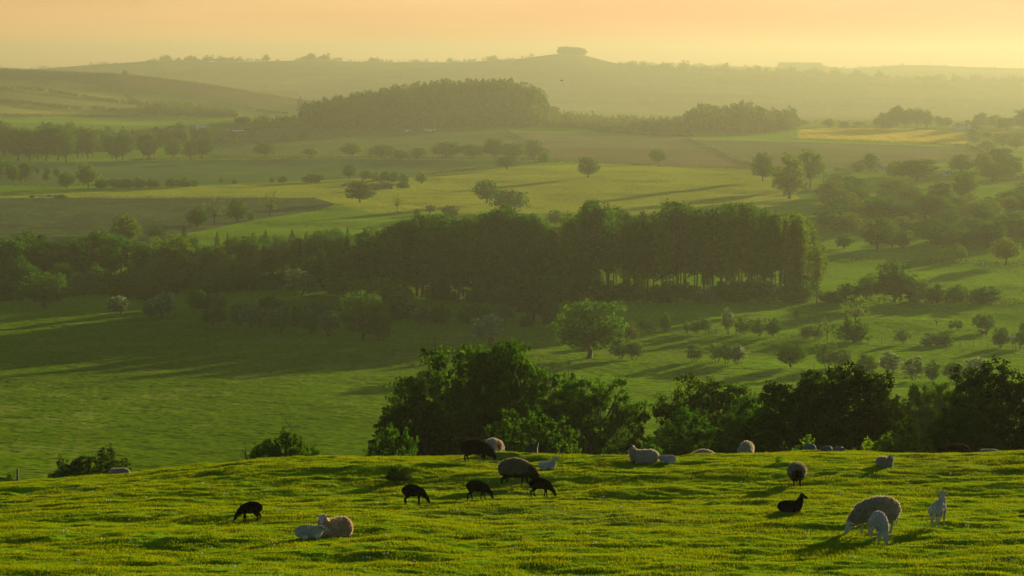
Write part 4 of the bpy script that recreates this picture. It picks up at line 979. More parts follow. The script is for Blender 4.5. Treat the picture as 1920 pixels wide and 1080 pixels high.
p = at_dist(998, 79.5); tag(link('tree_stump', mesh('tree_stump', *join([tube([(0, 0, -.5), (0, 0, .1), (.02, 0, .42), (.04, 0, .48)], [.26, .19, .18, .12], 9), tube([(.12, 0, .4), (.2, 0, .56)], [.09, .03], 5)]), [plain_mat('old_stump', (.045, .038, .028), .9, .3, 6, .7)], smooth_=True), None, p), 'grey old stump behind the resting white lamb at the crest', 'stump')

def house(name, x, y, dist, L, Wd, h, rh, rz, wall, roof, label, cat, wins=0, chim=0, gable_wall=None, dmin=2000, door=False):
    p = ground_at(x, y, dmin) if dist is None else at_dist(x, dist)
    e = bpy.data.objects.new(name, None); C.objects.link(e); e.location = p - Vector((0, 0, .3)); e.rotation_euler = (0, 0, rz); tag(e, label, cat)
    V = [(-L / 2, -Wd / 2, 0), (L / 2, -Wd / 2, 0), (L / 2, Wd / 2, 0), (-L / 2, Wd / 2, 0), (-L / 2, -Wd / 2, h), (L / 2, -Wd / 2, h), (L / 2, Wd / 2, h), (-L / 2, Wd / 2, h), (-L / 2, 0, h + rh), (L / 2, 0, h + rh)]
    me = bpy.data.meshes.new('wall'); me.from_pydata(V, [], [(0, 1, 5, 4), (1, 2, 6, 9, 5), (2, 3, 7, 6), (3, 0, 4, 8, 7)]); me.materials.append(wall); link('wall', me, e)
    o = .35; t = .18; k = rh / (Wd / 2)
    def slab(s): 
        a = [(-L / 2 - o, 0, h + rh + .02), (L / 2 + o, 0, h + rh + .02), (L / 2 + o, s * (Wd / 2 + o), h - k * o + .02), (-L / 2 - o, s * (Wd / 2 + o), h - k * o + .02)]
        return np.array(a + [(q[0], q[1], q[2] + t) for q in a]), np.array([[0, 1, 2, 3], [7, 6, 5, 4], [0, 4, 5, 1], [1, 5, 6, 2], [2, 6, 7, 3], [3, 7, 4, 0]])
    ro = link('roof', mesh('roof', *join([slab(-1), slab(1)]), [roof]), e)
    for c in range(chim): link('chimney', mesh('chimney', *box(L / 2 - .6 - c * (L - 1.2), 0, h + rh - .6, .8, .9, 1.9), [wall]), ro)
    for i in range(wins):
        xx = -L / 2 + L * (i % max(1, (wins + 1) // 2) + .6) / ((wins + 1) // 2 + .2); zz = .9 if i < (wins + 1) // 2 else h * .6
        w = link('window', mesh('window', *box(xx, -Wd / 2 - .02, zz, 1.1, .12, 1.2), [WOOD]), e); link('pane', mesh('pane', *box(xx, -Wd / 2 - .07, zz + .1, .9, .06, 1.0), [GLASS]), w)
    if door: link('door', mesh('door', *box(L * .25, -Wd / 2 - .03, 0, min(4, L * .25), .14, min(3.4, h * .8)), [WOOD]), e)
    return e
house('barn', 330, 252, None, 27, 12, 4.2, 3.0, 0.05, BRICKY, SLATE, 'long low barn with dark roof among the farm trees', 'barn', 0, 0, door=True)
house('barn', 352, 249, None, 12, 9, 4.6, 2.6, 0.6, BRICKY, SLATE, 'shorter dark barn at the end of the long low one', 'barn', 0, 0, door=True)
house('farm_shed', 376, 246, None, 13, 8, 5.2, 1.6, 0.3, WHITE, WHITE, 'pale metal farm shed beside the dark barns', 'shed', 0, 0, door=True)
house('farm_shed', 442, 248, None, 18, 7, 2.4, 1.2, 0.1, BRICKY, WHITE, 'low pale-roofed shed east of the farm trees', 'shed', 0, 0, door=True)
house('farmhouse', 1800, 238, 2930, 14, 8, 5.6, 3.4, 0.35, WHITE, SLATE, 'white farmhouse on the ridge above the yellow field', 'house', 6, 2)
house('farm_shed', 1826, 236, 2960, 16, 8, 4.0, 2.0, -0.1, WHITE, WHITE, 'white outbuilding beside the ridge farmhouse', 'shed', 2, 0, door=True)
house('field_shelter', 764, 249, None, 5.5, 3, 2.3, .9, 0.1, WHITE, WHITE, 'small white shelter below the wooded hill', 'shelter', 0, 0, door=True)
house('field_shelter', 807, 248, None, 12.5, 3, 2.0, .8, 0.05, WHITE, WHITE, 'long white shelter below the wooded hill', 'shelter', 0, 0, door=True)
house('cottage', 1651, 321, None, 4.5, 4, 2.6, 1.6, 0.4, WHITE, SLATE, 'tiny white cottage gable between the parkland hedge trees', 'cottage', 1, 1, dmin=1300)
house('cottage', 1774, 330, None, 4.0, 4, 2.2, 1.4, 0.2, WHITE, SLATE, 'tiny pale cottage near the far parkland corner', 'cottage', 1, 1, dmin=1300)

def mast(x, d, H, w, label):
    p = at_dist(x, d); parts = []; st = WIRE
    c = [(-1, -1), (1, -1), (1, 1), (-1, 1)]; lv = [0, .16, .31, .45, .58, .7, .82, .92, 1.0]
    r = lambda t: w / 2 * (1 - t) ** 1.2 + .35
    for i in range(4):
        parts.append(tube([(c[i][0] * r(t), c[i][1] * r(t), H * t) for t in lv], [w * .035] * len(lv), 4))
        for a, b in zip(lv[:-1], lv[1:]):
            j = (i + 1) % 4; parts.append(tube([(c[i][0] * r(a), c[i][1] * r(a), H * a), (c[j][0] * r(b), c[j][1] * r(b), H * b)], [w * .025] * 2, 3)); parts.append(tube([(c[i][0] * r(b), c[i][1] * r(b), H * b), (c[j][0] * r(b), c[j][1] * r(b), H * b)], [w * .025] * 2, 3))
    parts.append(tube([(0, 0, H), (0, 0, H * 1.12)], [w * .03, w * .015], 4))
    for z in (.72, .84): parts.append(tube([(-w * .45, 0, H * z), (w * .45, 0, H * z)], [w * .03] * 2, 4))
    tag(link('radio_mast', mesh('radio_mast', *join(parts), [plain_mat('mast_steel', (.25, .25, .25), .5, .05, 1, 0)]), None, p), label, 'mast')
mast(1742, 10500, 62, 11, 'tall lattice mast on the farthest ridge')
mast(1861, 10500, 32, 4, 'short thin mast on the farthest ridge, east of the tall one')
# a crow in the distance
wing = lambda s: tube([(0, 0, 0), (s * .25, .03, .10), (s * .48, -.06, .04)], [.05, .07, .015], 4)
x, d = 1053, 520; v = ray(1053, 151); 
tag(link('bird', mesh('bird', *join([tube([(0, .24, 0), (0, .12, .02), (0, -.1, 0), (0, -.28, 0)], [.02, .07, .06, .03], 6), wing(-1), wing(1)]), [plain_mat('crow', (.02, .02, .02), .7, .1, 2, 0)]), None, Vector(tuple(v * d)), 0.7), 'dark bird flying high over the valley in front of the far ridge', 'bird')

# ------------------------------------------------------------------ boulders and small things on the sheep field
ROCK = plain_mat('grey_stone', (0.085, 0.09, 0.085), 0.9, 0.35, 6, 0.9)
def boulder(x, y, d, w, h, label, seed, dep=None):
    rg = np.random.default_rng(seed); n, m = 20, 12; V = []
    for i in range(m + 1):
        for j in range(n):
            th = math.pi * i / m; ph = 2 * math.pi * j / n; V.append((math.sin(th) * math.cos(ph), math.sin(th) * math.sin(ph), math.cos(th)))
    V = np.array(V); s = 1 + 0.5 * fbm(V[:, 0] * 1.7 + seed, V[:, 1] * 1.7 + V[:, 2] * 1.3, seed, 3); V = V * s[:, None]
    V = np.sign(V) * np.abs(V) ** 0.85 * (w / 2, (dep or w * .7) / 2, h * .62); V[:, 2] += h * .35
    Q = [(i * n + j, (i + 1) * n + j, (i + 1) * n + (j + 1) % n, i * n + (j + 1) % n) for i in range(m) for j in range(n)]
    p = at_dist(x, d) if d else ground_at(x, y, 60)
    tag(link('boulder', mesh('boulder', V, Q, [ROCK], smooth_=True), None, p), label, 'boulder')
boulder(1517, 0, 82.5, .52, .34, 'tall grey boulder with a young plant behind it on the mound', 3)
boulder(1549, 0, 80.6, .46, .20, 'low dark boulder below the top of the mound', 5)
boulder(1573, 0, 81.2, .44, .17, 'flat bluish boulder next to the low dark one on the mound', 8)
def tuft(name, p, n, h, w, mat, label, cat, seed, group=None):
    rg = np.random.default_rng(seed); P = rg.normal(size=(n, 3)) * (w / 3, w / 3, 0) + (0, 0, 0); P[:, 2] = h * rg.random(n)
    lv = leaves(rg, P, rnd_dirs(rg, n), h * .22, .5)
    if name == 'thistle_plant': V, Q = lv; tag(link(name, mesh(name, V, Q, [mat]), None, p), label, cat, group); return
    st = join([tube([(0, 0, 0), (a * w * .3, b * w * .3, h * .8)], [.012, .004], 3) for a, b in rg.uniform(-1, 1, (5, 2))])
    V, Q = join([lv, st]); tag(link(name, mesh(name, V, Q, [mat]), None, p), label, cat, group)
tuft('young_plant', at_dist(1515, 83.0) + Vector((0, 0, .2)), 60, .42, .3, LEAF_YEL, 'sunlit young plant sprouting behind the tall grey boulder', 'plant', 1)
tuft('young_plant', at_dist(1496, 82.6), 50, .28, .3, LEAF, 'small leafy weed west of the tall grey boulder', 'plant', 2)
tuft('thistle_plant', ground_at(1460, 867, 60), 90, .18, .2, LEAF_DARK, 'small dark thistle near the ewe seen from behind', 'plant', 3)
tuft('thistle_plant', ground_at(1903, 862, 60), 60, .12, .2, LEAF_DARK, 'small dark thistle near the frame edge below the dark corner bush', 'plant', 4)
rg = random.Random(8); FL = plain_mat('white_petal', (0.72, 0.66, 0.50), 0.8, 0.1, 9, 0.1)
spots = [(203, 942), (382, 958), (512, 1024), (500, 923), (528, 960), (620, 912), (708, 947), (714, 976), (912, 906), (936, 985), (1022, 957), (1178, 887), (1100, 1003), (1153, 1001), (1391, 908), (1522, 894), (1544, 878), (1575, 930), (1597, 1051), (1332, 1077), (1340, 1003), (1509, 1007), (1548, 982), (1690, 976), (1748, 1004), (1733, 1023), (1676, 1062), (1783, 892), (1822, 866), (1840, 868), (1814, 990), (1889, 1055), (1428, 941), (1343, 869), (1160, 955), (965, 1033), (985, 1062), (310, 910), (290, 909), (238, 890), (390, 918), (438, 912), (120, 1000), (60, 960)]
for i in range(46): spots.append((rg.uniform(5, 1915), rg.uniform(880, 1075)))
for i, (x, y) in enumerate(spots):
    if y < 915 and x < 300: y = 930 + rg.uniform(0, 60)
    p = ground_at(x, y, 43); r = rg.uniform(.013, .030); parts = []
    for k in range(rg.choice([1, 2, 3])):
        ox, oy = rg.uniform(-.08, .08), rg.uniform(-.06, .06); n = 7
        parts.append(tube([(ox, oy, -.02), (ox, oy, .055), (ox, oy, .06), (ox, oy, .075)], [.003, .003, r, r * .4], n))
    tag(link('wildflower', mesh('wildflower', *join(parts), [FL]), None, p), 'tiny white flower head in the grass of the sheep field', 'flower', 'white flowers in the grass')
# ------------------------------------------------------------------ sheep
def ball(c, r, sy=1.0, n=12, m=8):
    th = np.linspace(0, math.pi, m + 1)[:, None]; ph = np.linspace(0, 2 * math.pi, n, endpoint=False)[None, :]
    V = np.stack([np.sin(th) * np.cos(ph), np.sin(th) * np.sin(ph) * sy, np.cos(th) + 0 * ph], -1).reshape(-1, 3) * r + np.asarray(c)
    i = np.arange(m)[:, None] * n; j = np.arange(n)[None, :]; k = (j + 1) % n
    return V, np.stack([i + j, i + n + j, i + n + k, i + k], -1).reshape(-1, 4)
def chain(pts, sy=1.0):
    """pts: (x, y, z, r): overlapping balls along the path"""
    out = []; P = np.array(pts, float)
    for a, b in zip(P[:-1], P[1:]):
        L = np.linalg.norm(b[:3] - a[:3]); n = max(1, int(L / (0.33 * min(a[3], b[3])) + .99))
        for i in range(n): q = a + (b - a) * i / n; out.append(ball(q[:3], q[3], sy))
    out.append(ball(P[-1][:3], P[-1][3], sy)); return out
def solid(parts, vox, smooth_n):
    V, Q = join(parts); me = mesh('tmp', V, Q); o = bpy.data.objects.new('tmp', me); C.objects.link(o)
    r = o.modifiers.new('r', 'REMESH'); r.mode = 'VOXEL'; r.voxel_size = vox; r.use_smooth_shade = True
    s = o.modifiers.new('s', 'SMOOTH'); s.iterations = smooth_n; s.factor = 0.5
    dg = bpy.context.evaluated_depsgraph_get(); dg.update(); ev = o.evaluated_get(dg); e = bpy.data.meshes.new_from_object(ev)
    bpy.data.objects.remove(o); bpy.data.meshes.remove(me); return e
def verts(me): a = np.empty(len(me.vertices) * 3, np.float32); me.vertices.foreach_get('co', a); return a.reshape(-1, 3)
def paint(me, col):
    ca = me.color_attributes.new('Col', 'FLOAT_COLOR', 'POINT'); c = np.ones((len(me.vertices), 4), np.float32); c[:, :3] = col; ca.data.foreach_set('color', c.ravel())
def coat_mat(name, trans=0.25, scale=18):
    m, n, l = new_mat(name); out = N(n, 'ShaderNodeOutputMaterial'); at = N(n, 'ShaderNodeVertexColor'); at.layer_name = 'Col'
    tcx = N(n, 'ShaderNodeTexCoord'); nz = N(n, 'ShaderNodeTexNoise'); nz.inputs['Scale'].default_value = scale; nz.inputs['Detail'].default_value = 4
    l.new(tcx.outputs['Object'], nz.inputs['Vector']); mr = N(n, 'ShaderNodeMapRange'); mr.inputs[1].default_value = .3; mr.inputs[2].default_value = .7; mr.inputs[3].default_value = .7; mr.inputs[4].default_value = 1.2
    l.new(nz.outputs[0], mr.inputs[0]); mx = N(n, 'ShaderNodeMix', data_type='RGBA', blend_type='MULTIPLY'); mx.inputs[0].default_value = 1
    l.new(at.outputs[0], mx.inputs[6]); l.new(mr.outputs[0], mx.inputs[7])
    bp = N(n, 'ShaderNodeBump'); bp.inputs['Strength'].default_value = .8; bp.inputs['Distance'].default_value = .02; l.new(nz.outputs[0], bp.inputs['Height'])
    df = N(n, 'ShaderNodeBsdfDiffuse'); df.inputs['Roughness'].default_value = 1; tr = N(n, 'ShaderNodeBsdfTranslucent'); ms = N(n, 'ShaderNodeMixShader'); ms.inputs[0].default_value = trans
    l.new(mx.outputs[2], df.inputs[0]); l.new(mx.outputs[2], tr.inputs[0]); l.new(bp.outputs[0], df.inputs['Normal'])
    l.new(df.outputs[0], ms.inputs[1]); l.new(tr.outputs[0], ms.inputs[2]); l.new(ms.outputs[0], out.inputs[0]); return m
SKIN = coat_mat('short_coat', 0.0, 30); WOOL = coat_mat('wool', 0.45, 16)
EYE = plain_mat('eye', (.01, .008, .006), .15, .05, 3, 0)

def sheep(name, label, x, y, yaw, pose, scale=1.0, lamb=False, wool=(.50, .46, .36), skin=(.42, .40, .35), dist=None, belly=None, mark=None, tail='short', cat='sheep', head_turn=0.0, girth=1.0, seed=1, legs=None, wooly=True, dz=0.0, step=0.06, muzzle=None, socks=None, fat=1.0):
    """+x is the way the animal faces. yaw in degrees, 0 = to the photo's right, 90 = away from the camera"""
    rg = np.random.default_rng(seed); L = 0.70 if lamb else 0.84; th = .92 if lamb else 1.0; scale = scale * (1.04 if lamb else .95)   # lambs: shorter trunk, longer legs
    lie = pose in ('lie', 'lie_low')
    zb = 0.0 if not lie else -0.33
    ll = 1.0 if not lamb else 1.14
    Z = lambda z: z * 1.0 + zb
    T = [(-.42 * L, 0, Z(.56), .165 * th), (-.30 * L, 0, Z(.555), .205 * th * fat), (-.05 * L, 0, Z(.535), .225 * th * fat), (.20 * L, 0, Z(.54), .21 * th * fat), (.36 * L, 0, Z(.57), .17 * th)]
    if pose == 'graze': T = [(-.41 * L, 0, .555, .165 * th), (-.28 * L, 0, .575, .205 * th * fat), (-.04 * L, 0, .57, .228 * th * fat), (.18 * L, 0, .545, .208 * th * fat), (.34 * L, 0, .515, .165 * th)]
    body = chain(T, (.88 if not lamb else .78) * girth)
    # neck and head
    sh = np.array([.40 * L, 0, Z(.60) if pose != 'graze' else .53])
    if pose == 'graze':
        drop = .12; poll = np.array([.74 * L + .03, 0, .265]); nose = poll + np.array([.10, 0, -.225]) * (.85 if lamb else 1)
        mid = np.array([.58 * L, 0, .42]); nk = [.150, .115, .085]
    elif pose in ('stand', 'lie'):
        poll = np.array([.58 * L, 0, Z(.93)]); nose = poll + np.array([.21, 0, -.115]) * (.85 if lamb else 1); mid = np.array([.50 * L, 0, Z(.77)]); nk = [.145, .105, .085]
    else:
        poll = np.array([.62 * L, 0, Z(.66)]); nose = poll + np.array([.20, 0, -.09]); mid = np.array([.52 * L, 0, Z(.63)]); nk = [.145, .115, .085]
    hs = 1.0 if lamb else 1.08
    nk = [q * (0.92 if lamb else 1.0) for q in nk]
    a = R(head_turn); 
    def turn(p):
        v = p - poll; return poll + np.array([v[0] * math.cos(a) - v[1] * math.sin(a), v[0] * math.sin(a) + v[1] * math.cos(a), v[2]])
    poll = poll + np.array([0, math.sin(a) * .04, 0]); 
    neck = [(*sh, nk[0]), (*mid, nk[1]), (*(poll - (nose - poll) * .05), nk[2])]
    jaw = poll * .45 + nose * .55
    head = [(*poll, .082 * hs), (*turn(jaw), .060 * hs), (*turn(nose), .036 * hs)]
    sk = list(body) + chain(neck, .85) + chain(head, .92)
    fw = turn(nose) - poll; fw /= np.linalg.norm(fw); side = np.cross(fw, np.array([0, 0, 1.0])); side /= np.linalg.norm(side); upv = np.cross(side, fw)
    for s in (-1, 1):
        b = poll + side * s * .062 * hs + upv * .03 * hs - fw * .01; t = poll + side * s * .195 * hs + upv * (.035 if pose != 'graze' else -.0) - fw * .035
        if lamb: t = t + upv * .02
        sk += chain([(*b, .020), (*((b + t) / 2), .032), (*t, .014)], 1.0)
    # legs
    if not lie:
        st = step
        fx = .31 * L; hx = -.40 * L
        for s, df, dh in ((-1, st, -st), (1, -st * .8, st * .9)):
            sk += chain([(fx, s * .10, .46, .085 * th), (fx + df * .3 + .01, s * .10, .33, .050 * th), (fx + df * .7, s * .10, .20, .031), (fx + df, s * .10, .06, .024), (fx + df + .012, s * .10, .022, .030)])
            sk += chain([(hx + .04, s * .11, .50, .125 * th), (hx + .09 + dh * .2, s * .11, .38, .078 * th), (hx - .05 + dh * .7, s * .11, .245, .036), (hx - .02 + dh, s * .11, .06, .025), (hx + dh, s * .11, .022, .030)])
    else:
        for s in (-1, 1):
            sk += chain([(.30 * L, s * .13, .12, .09 * th), (.44 * L, s * .14, .06, .045), (.36 * L, s * .13, .035, .03)])
            sk += chain([(-.32 * L, s * .14, .15, .13 * th), (-.16 * L, s * .19, .07, .06), (-.30 * L, s * .20, .04, .035)])
    tz = Z(.60); tx = -.55 * L if not lamb else -.50 * L
    if tail == 'curl': tl = [(tx, 0, tz + .03, .05), (tx - .07, 0, tz + .02, .045), (tx - .11, 0, tz - .08, .045), (tx - .08, 0, tz - .19, .035)]
    elif tail == 'long': tl = [(tx, 0, tz + .02, .045), (tx - .04, 0, tz - .10, .04), (tx - .03, 0, max(.04, tz - .32), .03)]
    else: tl = [(tx + .03, 0, tz, .045), (tx - .02, 0, tz - .09, .035), (tx, 0, tz - .16, .022)]
    sk += chain(tl)
    me = solid(sk, 0.014, 3); V = verts(me)
    c = np.empty((len(V), 3)); c[:] = skin
    trunk = (V[:, 0] < .42 * L) & (V[:, 2] > Z(.30)) if not lie else (V[:, 0] < .40 * L)
    c[trunk] = wool
    if legs is not None and not lie: c[V[:, 2] < .36] = legs
    if socks is not None and not lie: c[(V[:, 2] < .09) & (V[:, 0] < .5)] = socks
    if muzzle is not None: c[np.linalg.norm(V - turn(nose), axis=1) < .075] = muzzle
    noseb = np.linalg.norm(V - (turn(nose) + fw * .03), axis=1) < .022; c[noseb] = np.array(c[noseb]) * .25
    paint(me, c); me.materials.append(SKIN)
    pos = at_dist(x, dist) if dist else ground_at(x, y, 43)
    o = link(name, me, None, pos + Vector((0, 0, -.012 + dz)), R(yaw), scale); tag(o, label, cat)
    # fleece
    g = .028 if lamb else .055
    F2 = [(q[0], q[1], q[2] + (.0 if lie else .012), q[3] + g) for q in T]
    fl = chain(F2, (.90 if not lamb else .80) * girth)
    nkf = [(*sh, nk[0] + g), (*mid, nk[1] + g * .85)] + ([(*(mid * .35 + poll * .65), nk[2] + g * .5)] if not lamb else [])
    fl += chain(nkf, .9)
    if not lie:
        for s in (-1, 1):
            fl += chain([(-.36 * L, s * .10, .50, (.125 + g) * th), (-.31 * L, s * .11, .40, (.078 + g * .6) * th)])
            fl += chain([(.31 * L, s * .09, .47, (.085 + g * .8) * th), (.315 * L, s * .10, .36, (.05 + g * .5) * th)])
    else:
        for s in (-1, 1): fl += chain([(-.32 * L, s * .12, .17, (.13 + g) * th), (-.2 * L, s * .15, .12, .09)]) + chain([(.28 * L, s * .10, .16, (.09 + g) * th), (.2 * L, s * .1, .14, .10)])
    fm = solid(fl, 0.020, 4); V = verts(fm); nrm = np.empty(len(fm.vertices) * 3, np.float32); fm.vertices.foreach_get('normal', nrm); nrm = nrm.reshape(-1, 3)
    amp = .010 if lamb else .040
    d = amp * (fbm(V[:, 0] * 16 + seed, V[:, 2] * 9 + V[:, 1] * 12, seed, 2) + .6 * vnoise(V[:, 0] * 45, V[:, 2] * 22 + V[:, 1] * 30, seed + 3))
    V2 = V + nrm * d[:, None]; fm.vertices.foreach_set('co', V2.astype(np.float32).ravel()); fm.update()
    def coatcol(P):
        c = np.empty((len(P), 3)); c[:] = wool
        if belly is not None:
            t = smooth(.46 + zb, .34 + zb, P[:, 2] + .05 * fbm(P[:, 0] * 8, P[:, 1] * 8, 5, 2))
            t = 1 - smooth(.36 + zb, .50 + zb, P[:, 2] + .08 * fbm(P[:, 0] * 8, P[:, 1] * 8, 5, 2)); t = np.maximum(t, smooth(.40 * L, .56 * L, P[:, 0]) * .85)
            c = c * (1 - t[:, None]) + np.array(belly) * t[:, None]
        if mark is not None:
            mc, mp, mr_ = mark; dd = np.linalg.norm((P - np.array(mp)) * (1, .6, 1), axis=1) + .05 * fbm(P[:, 0] * 12, P[:, 2] * 12, 9, 2)
            t = 1 - smooth(mr_ * .7, mr_, dd); c = c * (1 - t[:, None]) + np.array(mc) * t[:, None]
        dirt = .75 + .5 * (fbm(P[:, 0] * 5 + seed, P[:, 2] * 5, 15, 2) + .5)
        return c * np.clip(dirt, .6, 1.2)[:, None]
    # locks of wool standing out from the fleece
    nt = 3000 if lamb else 7000; k = rg.integers(0, len(V2), nt); ln = (.016 if lamb else .042) * rg.uniform(.5, 1.3, nt)
    dr = nrm[k] + .55 * rg.normal(size=(nt, 3)) + np.array([0, 0, -.45]); dr /= np.linalg.norm(dr, axis=1)[:, None]
    a1 = np.cross(dr, rnd_dirs(rg, nt)); a1 /= np.linalg.norm(a1, axis=1)[:, None]; wv = (.006 if lamb else .011)
    b0 = V2[k] - nrm[k] * .004; TV = np.stack([b0 - a1 * wv, b0 + a1 * wv, b0 + dr * ln[:, None] + a1 * wv * .4, b0 + dr * ln[:, None] - a1 * wv * .4], 1).reshape(-1, 3)
    fq = np.array([list(p.vertices) if len(p.vertices) == 4 else list(p.vertices) + [p.vertices[-1]] for p in fm.polygons]); 
    AV, AQ = join([(V2, fq), (TV, np.arange(4 * nt).reshape(-1, 4))])
    f2 = mesh('fleece', AV, AQ, [WOOL], None, True, coatcol(AV)); bpy.data.meshes.remove(fm)
    link('fleece', f2, o)
    if not name.startswith('far'):
        ev = []
        for s in (-1, 1): ev.append(ball(poll + fw * .055 * hs + side * s * .062 * hs + upv * .022, .013, 1, 8, 6))
        for q in ev: link('eye', mesh('eye', *q, [EYE], smooth_=True), o)
    return o
BLK = (.012, .009, .007); BLKS = (.010, .008, .007); CRM = (.56, .49, .37); PAL = (.60, .57, .50); DIRTY = (.36, .33, .25); SK = (.42, .40, .35)
def put(*a, **k): return sheep(*a, **k)
# black lambs
put('lamb', 'black lamb grazing alone, facing west, with rounded rump toward the resting ewe', 470, 979, 180, 'graze', .62, True, BLK, BLKS, seed=1, head_turn=-8)
put('lamb', 'black lamb grazing between the small dark bush and the middle black lamb', 775, 946, 2, 'graze', .66, True, BLK, BLKS, seed=2, step=.02)
put('lamb', 'black lamb grazing midway in the row of three, below the black ewe', 895, 937, 0, 'graze', .66, True, BLK, BLKS, seed=3, step=.10)
put('lamb', 'black lamb grazing just in front of the nose of the grey-brown ewe', 1013, 932, -5, 'graze', .66, True, BLK, BLKS, seed=4, step=.07)
put('lamb', 'black lamb lying down with ears up, below the ewe seen from behind', 1482, 960, 5, 'lie', .68, True, BLK, BLKS, seed=5)
# adults near the crest
put('sheep', 'black-brown ewe with curled tail grazing in front of the red-marked white sheep', 893, 866, 0, 'graze', .93, False, (.050, .034, .018), BLKS, tail='curl', seed=6, muzzle=(.4, .38, .34), socks=(.22, .2, .17), fat=.96)
put('sheep', 'white sheep with a reddish mark on its fleece, partly hidden by the black ewe', 925, 0, 60, 'graze', 1.0, False, (.52, .48, .42), (.25, .23, .2), dist=80.5, mark=((.42, .13, .07), (.05, -.22, .62), .20), seed=7)
put('sheep', 'grey-brown woolly ewe with dark belly and dark legs grazing behind the black lambs', 968, 911, 3, 'graze', 1.0, False, (.27, .225, .145), BLKS, belly=(.035, .025, .016), legs=BLKS, socks=(.35, .33, .3), seed=8, fat=1.06, step=.11)
put('lamb', 'white lamb resting with head raised, east of the grey-brown ewe', 1026, 880, 3, 'lie', .60, True, PAL, SK, seed=9)
put('sheep', 'resting shaggy ewe with a black face turned west at the crest', 1207, 867, 180, 'lie', .90, False, (.60, .53, .43), (.025, .022, .02), seed=10)
put('lamb', 'tiny pale lamb curled up beside the black-faced ewe', 1252, 868, 175, 'lie_low', .58, True, PAL, SK, seed=11, head_turn=20)
put('sheep', 'sheep grazing beyond the crest, only its cream back showing', 1318, 0, 150, 'graze', .95, False, CRM, SK, dist=84.2, seed=12)
put('sheep', 'cream sheep seen from behind beyond the crest, beside the grassy mound', 1400, 0, 72, 'graze', 1.0, False, CRM, SK, dist=83.8, seed=13)
put('sheep', 'woolly ewe seen from behind with dark rump and black legs', 1494, 912, 84, 'graze', .86, False, (.34, .29, .20), BLKS, belly=(.05, .035, .02), mark=((.035, .022, .014), (-.60, 0, .52), .22), legs=BLKS, seed=14, girth=1.25, fat=1.05, step=.03)
put('sheep', 'small pale sheep resting and facing the camera below the grassy mound', 1659, 875, -62, 'lie', .66, False, (.46, .42, .34), SK, seed=15, head_turn=-10)
put('sheep', 'brown sheep lying just beyond the crest, near the dark corner bush', 1790, 0, 190, 'lie_low', 1.0, False, (.055, .034, .018), BLKS, dist=80.3, seed=16)
put('sheep', 'pale sheep lying beyond the crest, only a low grey back visible', 1856, 0, 170, 'lie_low', .62, False, (.42, .42, .38), SK, dist=81.2, seed=17)
put('sheep', 'white sheep lying beyond the crest at the low western side, back only', 226, 0, 175, 'lie_low', .62, False, (.58, .50, .44), SK, dist=81.2, seed=18)
# the close groups
put('sheep', 'cream ewe resting with her face to the camera and a lamb at her side', 628, 1006, -128, 'lie', .90, False, (.62, .48, .32), (.46, .39, .36), seed=19, head_turn=34, fat=1.05)
put('lamb', 'pale lamb asleep against the resting cream ewe', 580, 1009, 8, 'lie_low', .66, True, PAL, SK, seed=20)
put('sheep', 'big cream ewe grazing broadside beside her two white lambs', 1643, 1000, 192, 'graze', 1.02, False, (.48, .42, .30), (.46, .43, .36), seed=21, tail='long', fat=1.0, step=.06, head_turn=12)
put('lamb', 'white lamb grazing toward the camera in front of the big cream ewe', 1649, 1016, -82, 'graze', .80, True, PAL, SK, seed=22, step=.03)
put('lamb', 'white lamb standing with its back to the camera, ears out, looking into the valley', 1759, 986, 62, 'stand', .74, True, PAL, SK, seed=23, step=.05, tail='long', head_turn=20)

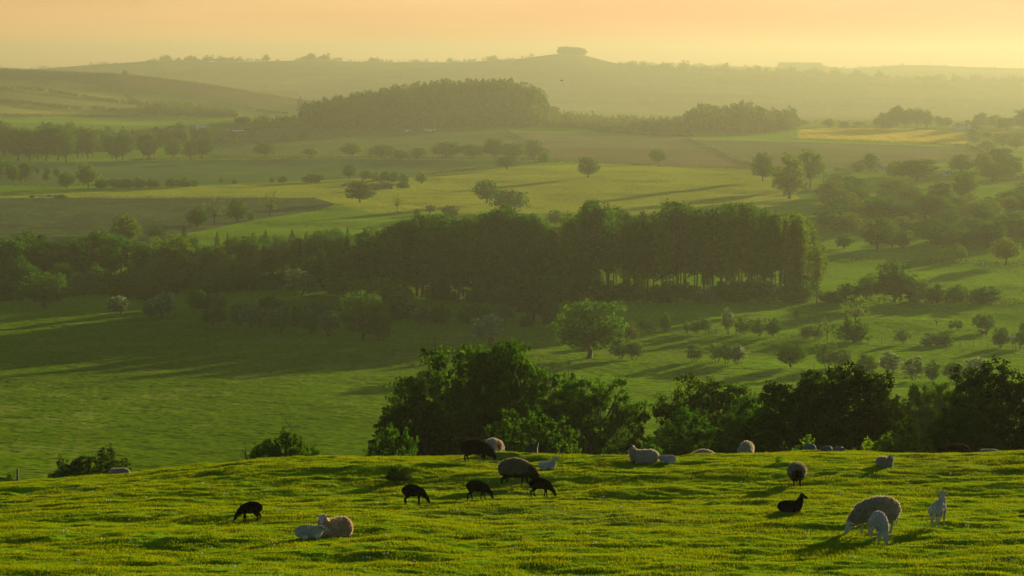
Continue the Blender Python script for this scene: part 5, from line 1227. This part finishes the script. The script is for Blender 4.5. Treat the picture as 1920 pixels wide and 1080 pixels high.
# ------------------------------------------------------------------ two horses far off in the valley
def horse(x, y, yaw, colr, label, s=1.0, graze=True):
    sk = chain([(-.70, 0, 1.16, .29), (-.2, 0, 1.10, .31), (.35, 0, 1.12, .30), (.62, 0, 1.18, .26)], .85)
    if graze: sk += chain([(.68, 0, 1.25, .22), (1.0, 0, .95, .15), (1.25, 0, .55, .11), (1.33, 0, .42, .12), (1.42, 0, .08, .07)], .8)
    else: sk += chain([(.68, 0, 1.28, .22), (.95, 0, 1.55, .15), (1.1, 0, 1.75, .12), (1.45, 0, 1.52, .07)], .8)
    for sy in (-1, 1):
        for fx, dx in ((.55, .08 * sy), (-.62, -.08 * sy)):
            sk += chain([(fx, sy * .18, .95, .17), (fx + dx * .4, sy * .18, .55, .075), (fx + dx - (.05 if fx < 0 else 0), sy * .18, .45, .07), (fx + dx, sy * .18, .12, .045), (fx + dx + .03, sy * .18, .05, .07)])
    sk += chain([(-.95, 0, 1.2, .06), (-1.05, 0, .9, .07), (-1.02, 0, .5, .05)])
    me = solid(sk, .05, 2); V = verts(me); c = np.empty((len(V), 3)); c[:] = colr; paint(me, c); me.materials.append(SKIN)
    tag(link('horse', me, None, ground_at(x, y, 300), R(yaw), s), label, 'horse')
horse(1897, 638, 150, (.75, .74, .72), 'white horse grazing on the bright field behind the fence', 1.0)
horse(1844, 627, 185, (.10, .045, .025), 'brown horse standing under the many-stemmed thorn', .95, False)
# ------------------------------------------------------------------ the air
def build_haze():
    m, n, l = new_mat('haze_air'); out = N(n, 'ShaderNodeOutputMaterial'); pv = N(n, 'ShaderNodeVolumePrincipled')
    pv.inputs['Color'].default_value = (*HAZE_COLOR, 1); pv.inputs['Density'].default_value = HAZE_DENSITY
    pv.inputs['Anisotropy'].default_value = HAZE_G; pv.inputs['Density Attribute'].default_value = ''
    l.new(pv.outputs[0], out.inputs['Volume'])
    x0, x1, y0, y1, z0, z1 = -14000, 18000, -450, 13500, -330, 60
    V = [(x, y, z) for z in (z0, z1) for y in (y0, y1) for x in (x0, x1)]
    Q = [(0, 2, 3, 1), (4, 5, 7, 6), (0, 1, 5, 4), (2, 6, 7, 3), (0, 4, 6, 2), (1, 3, 7, 5)]
    tag(link('haze', mesh('haze', V, Q, [m])), 'warm golden evening haze filling the valley', None, kind='stuff')
build_haze()
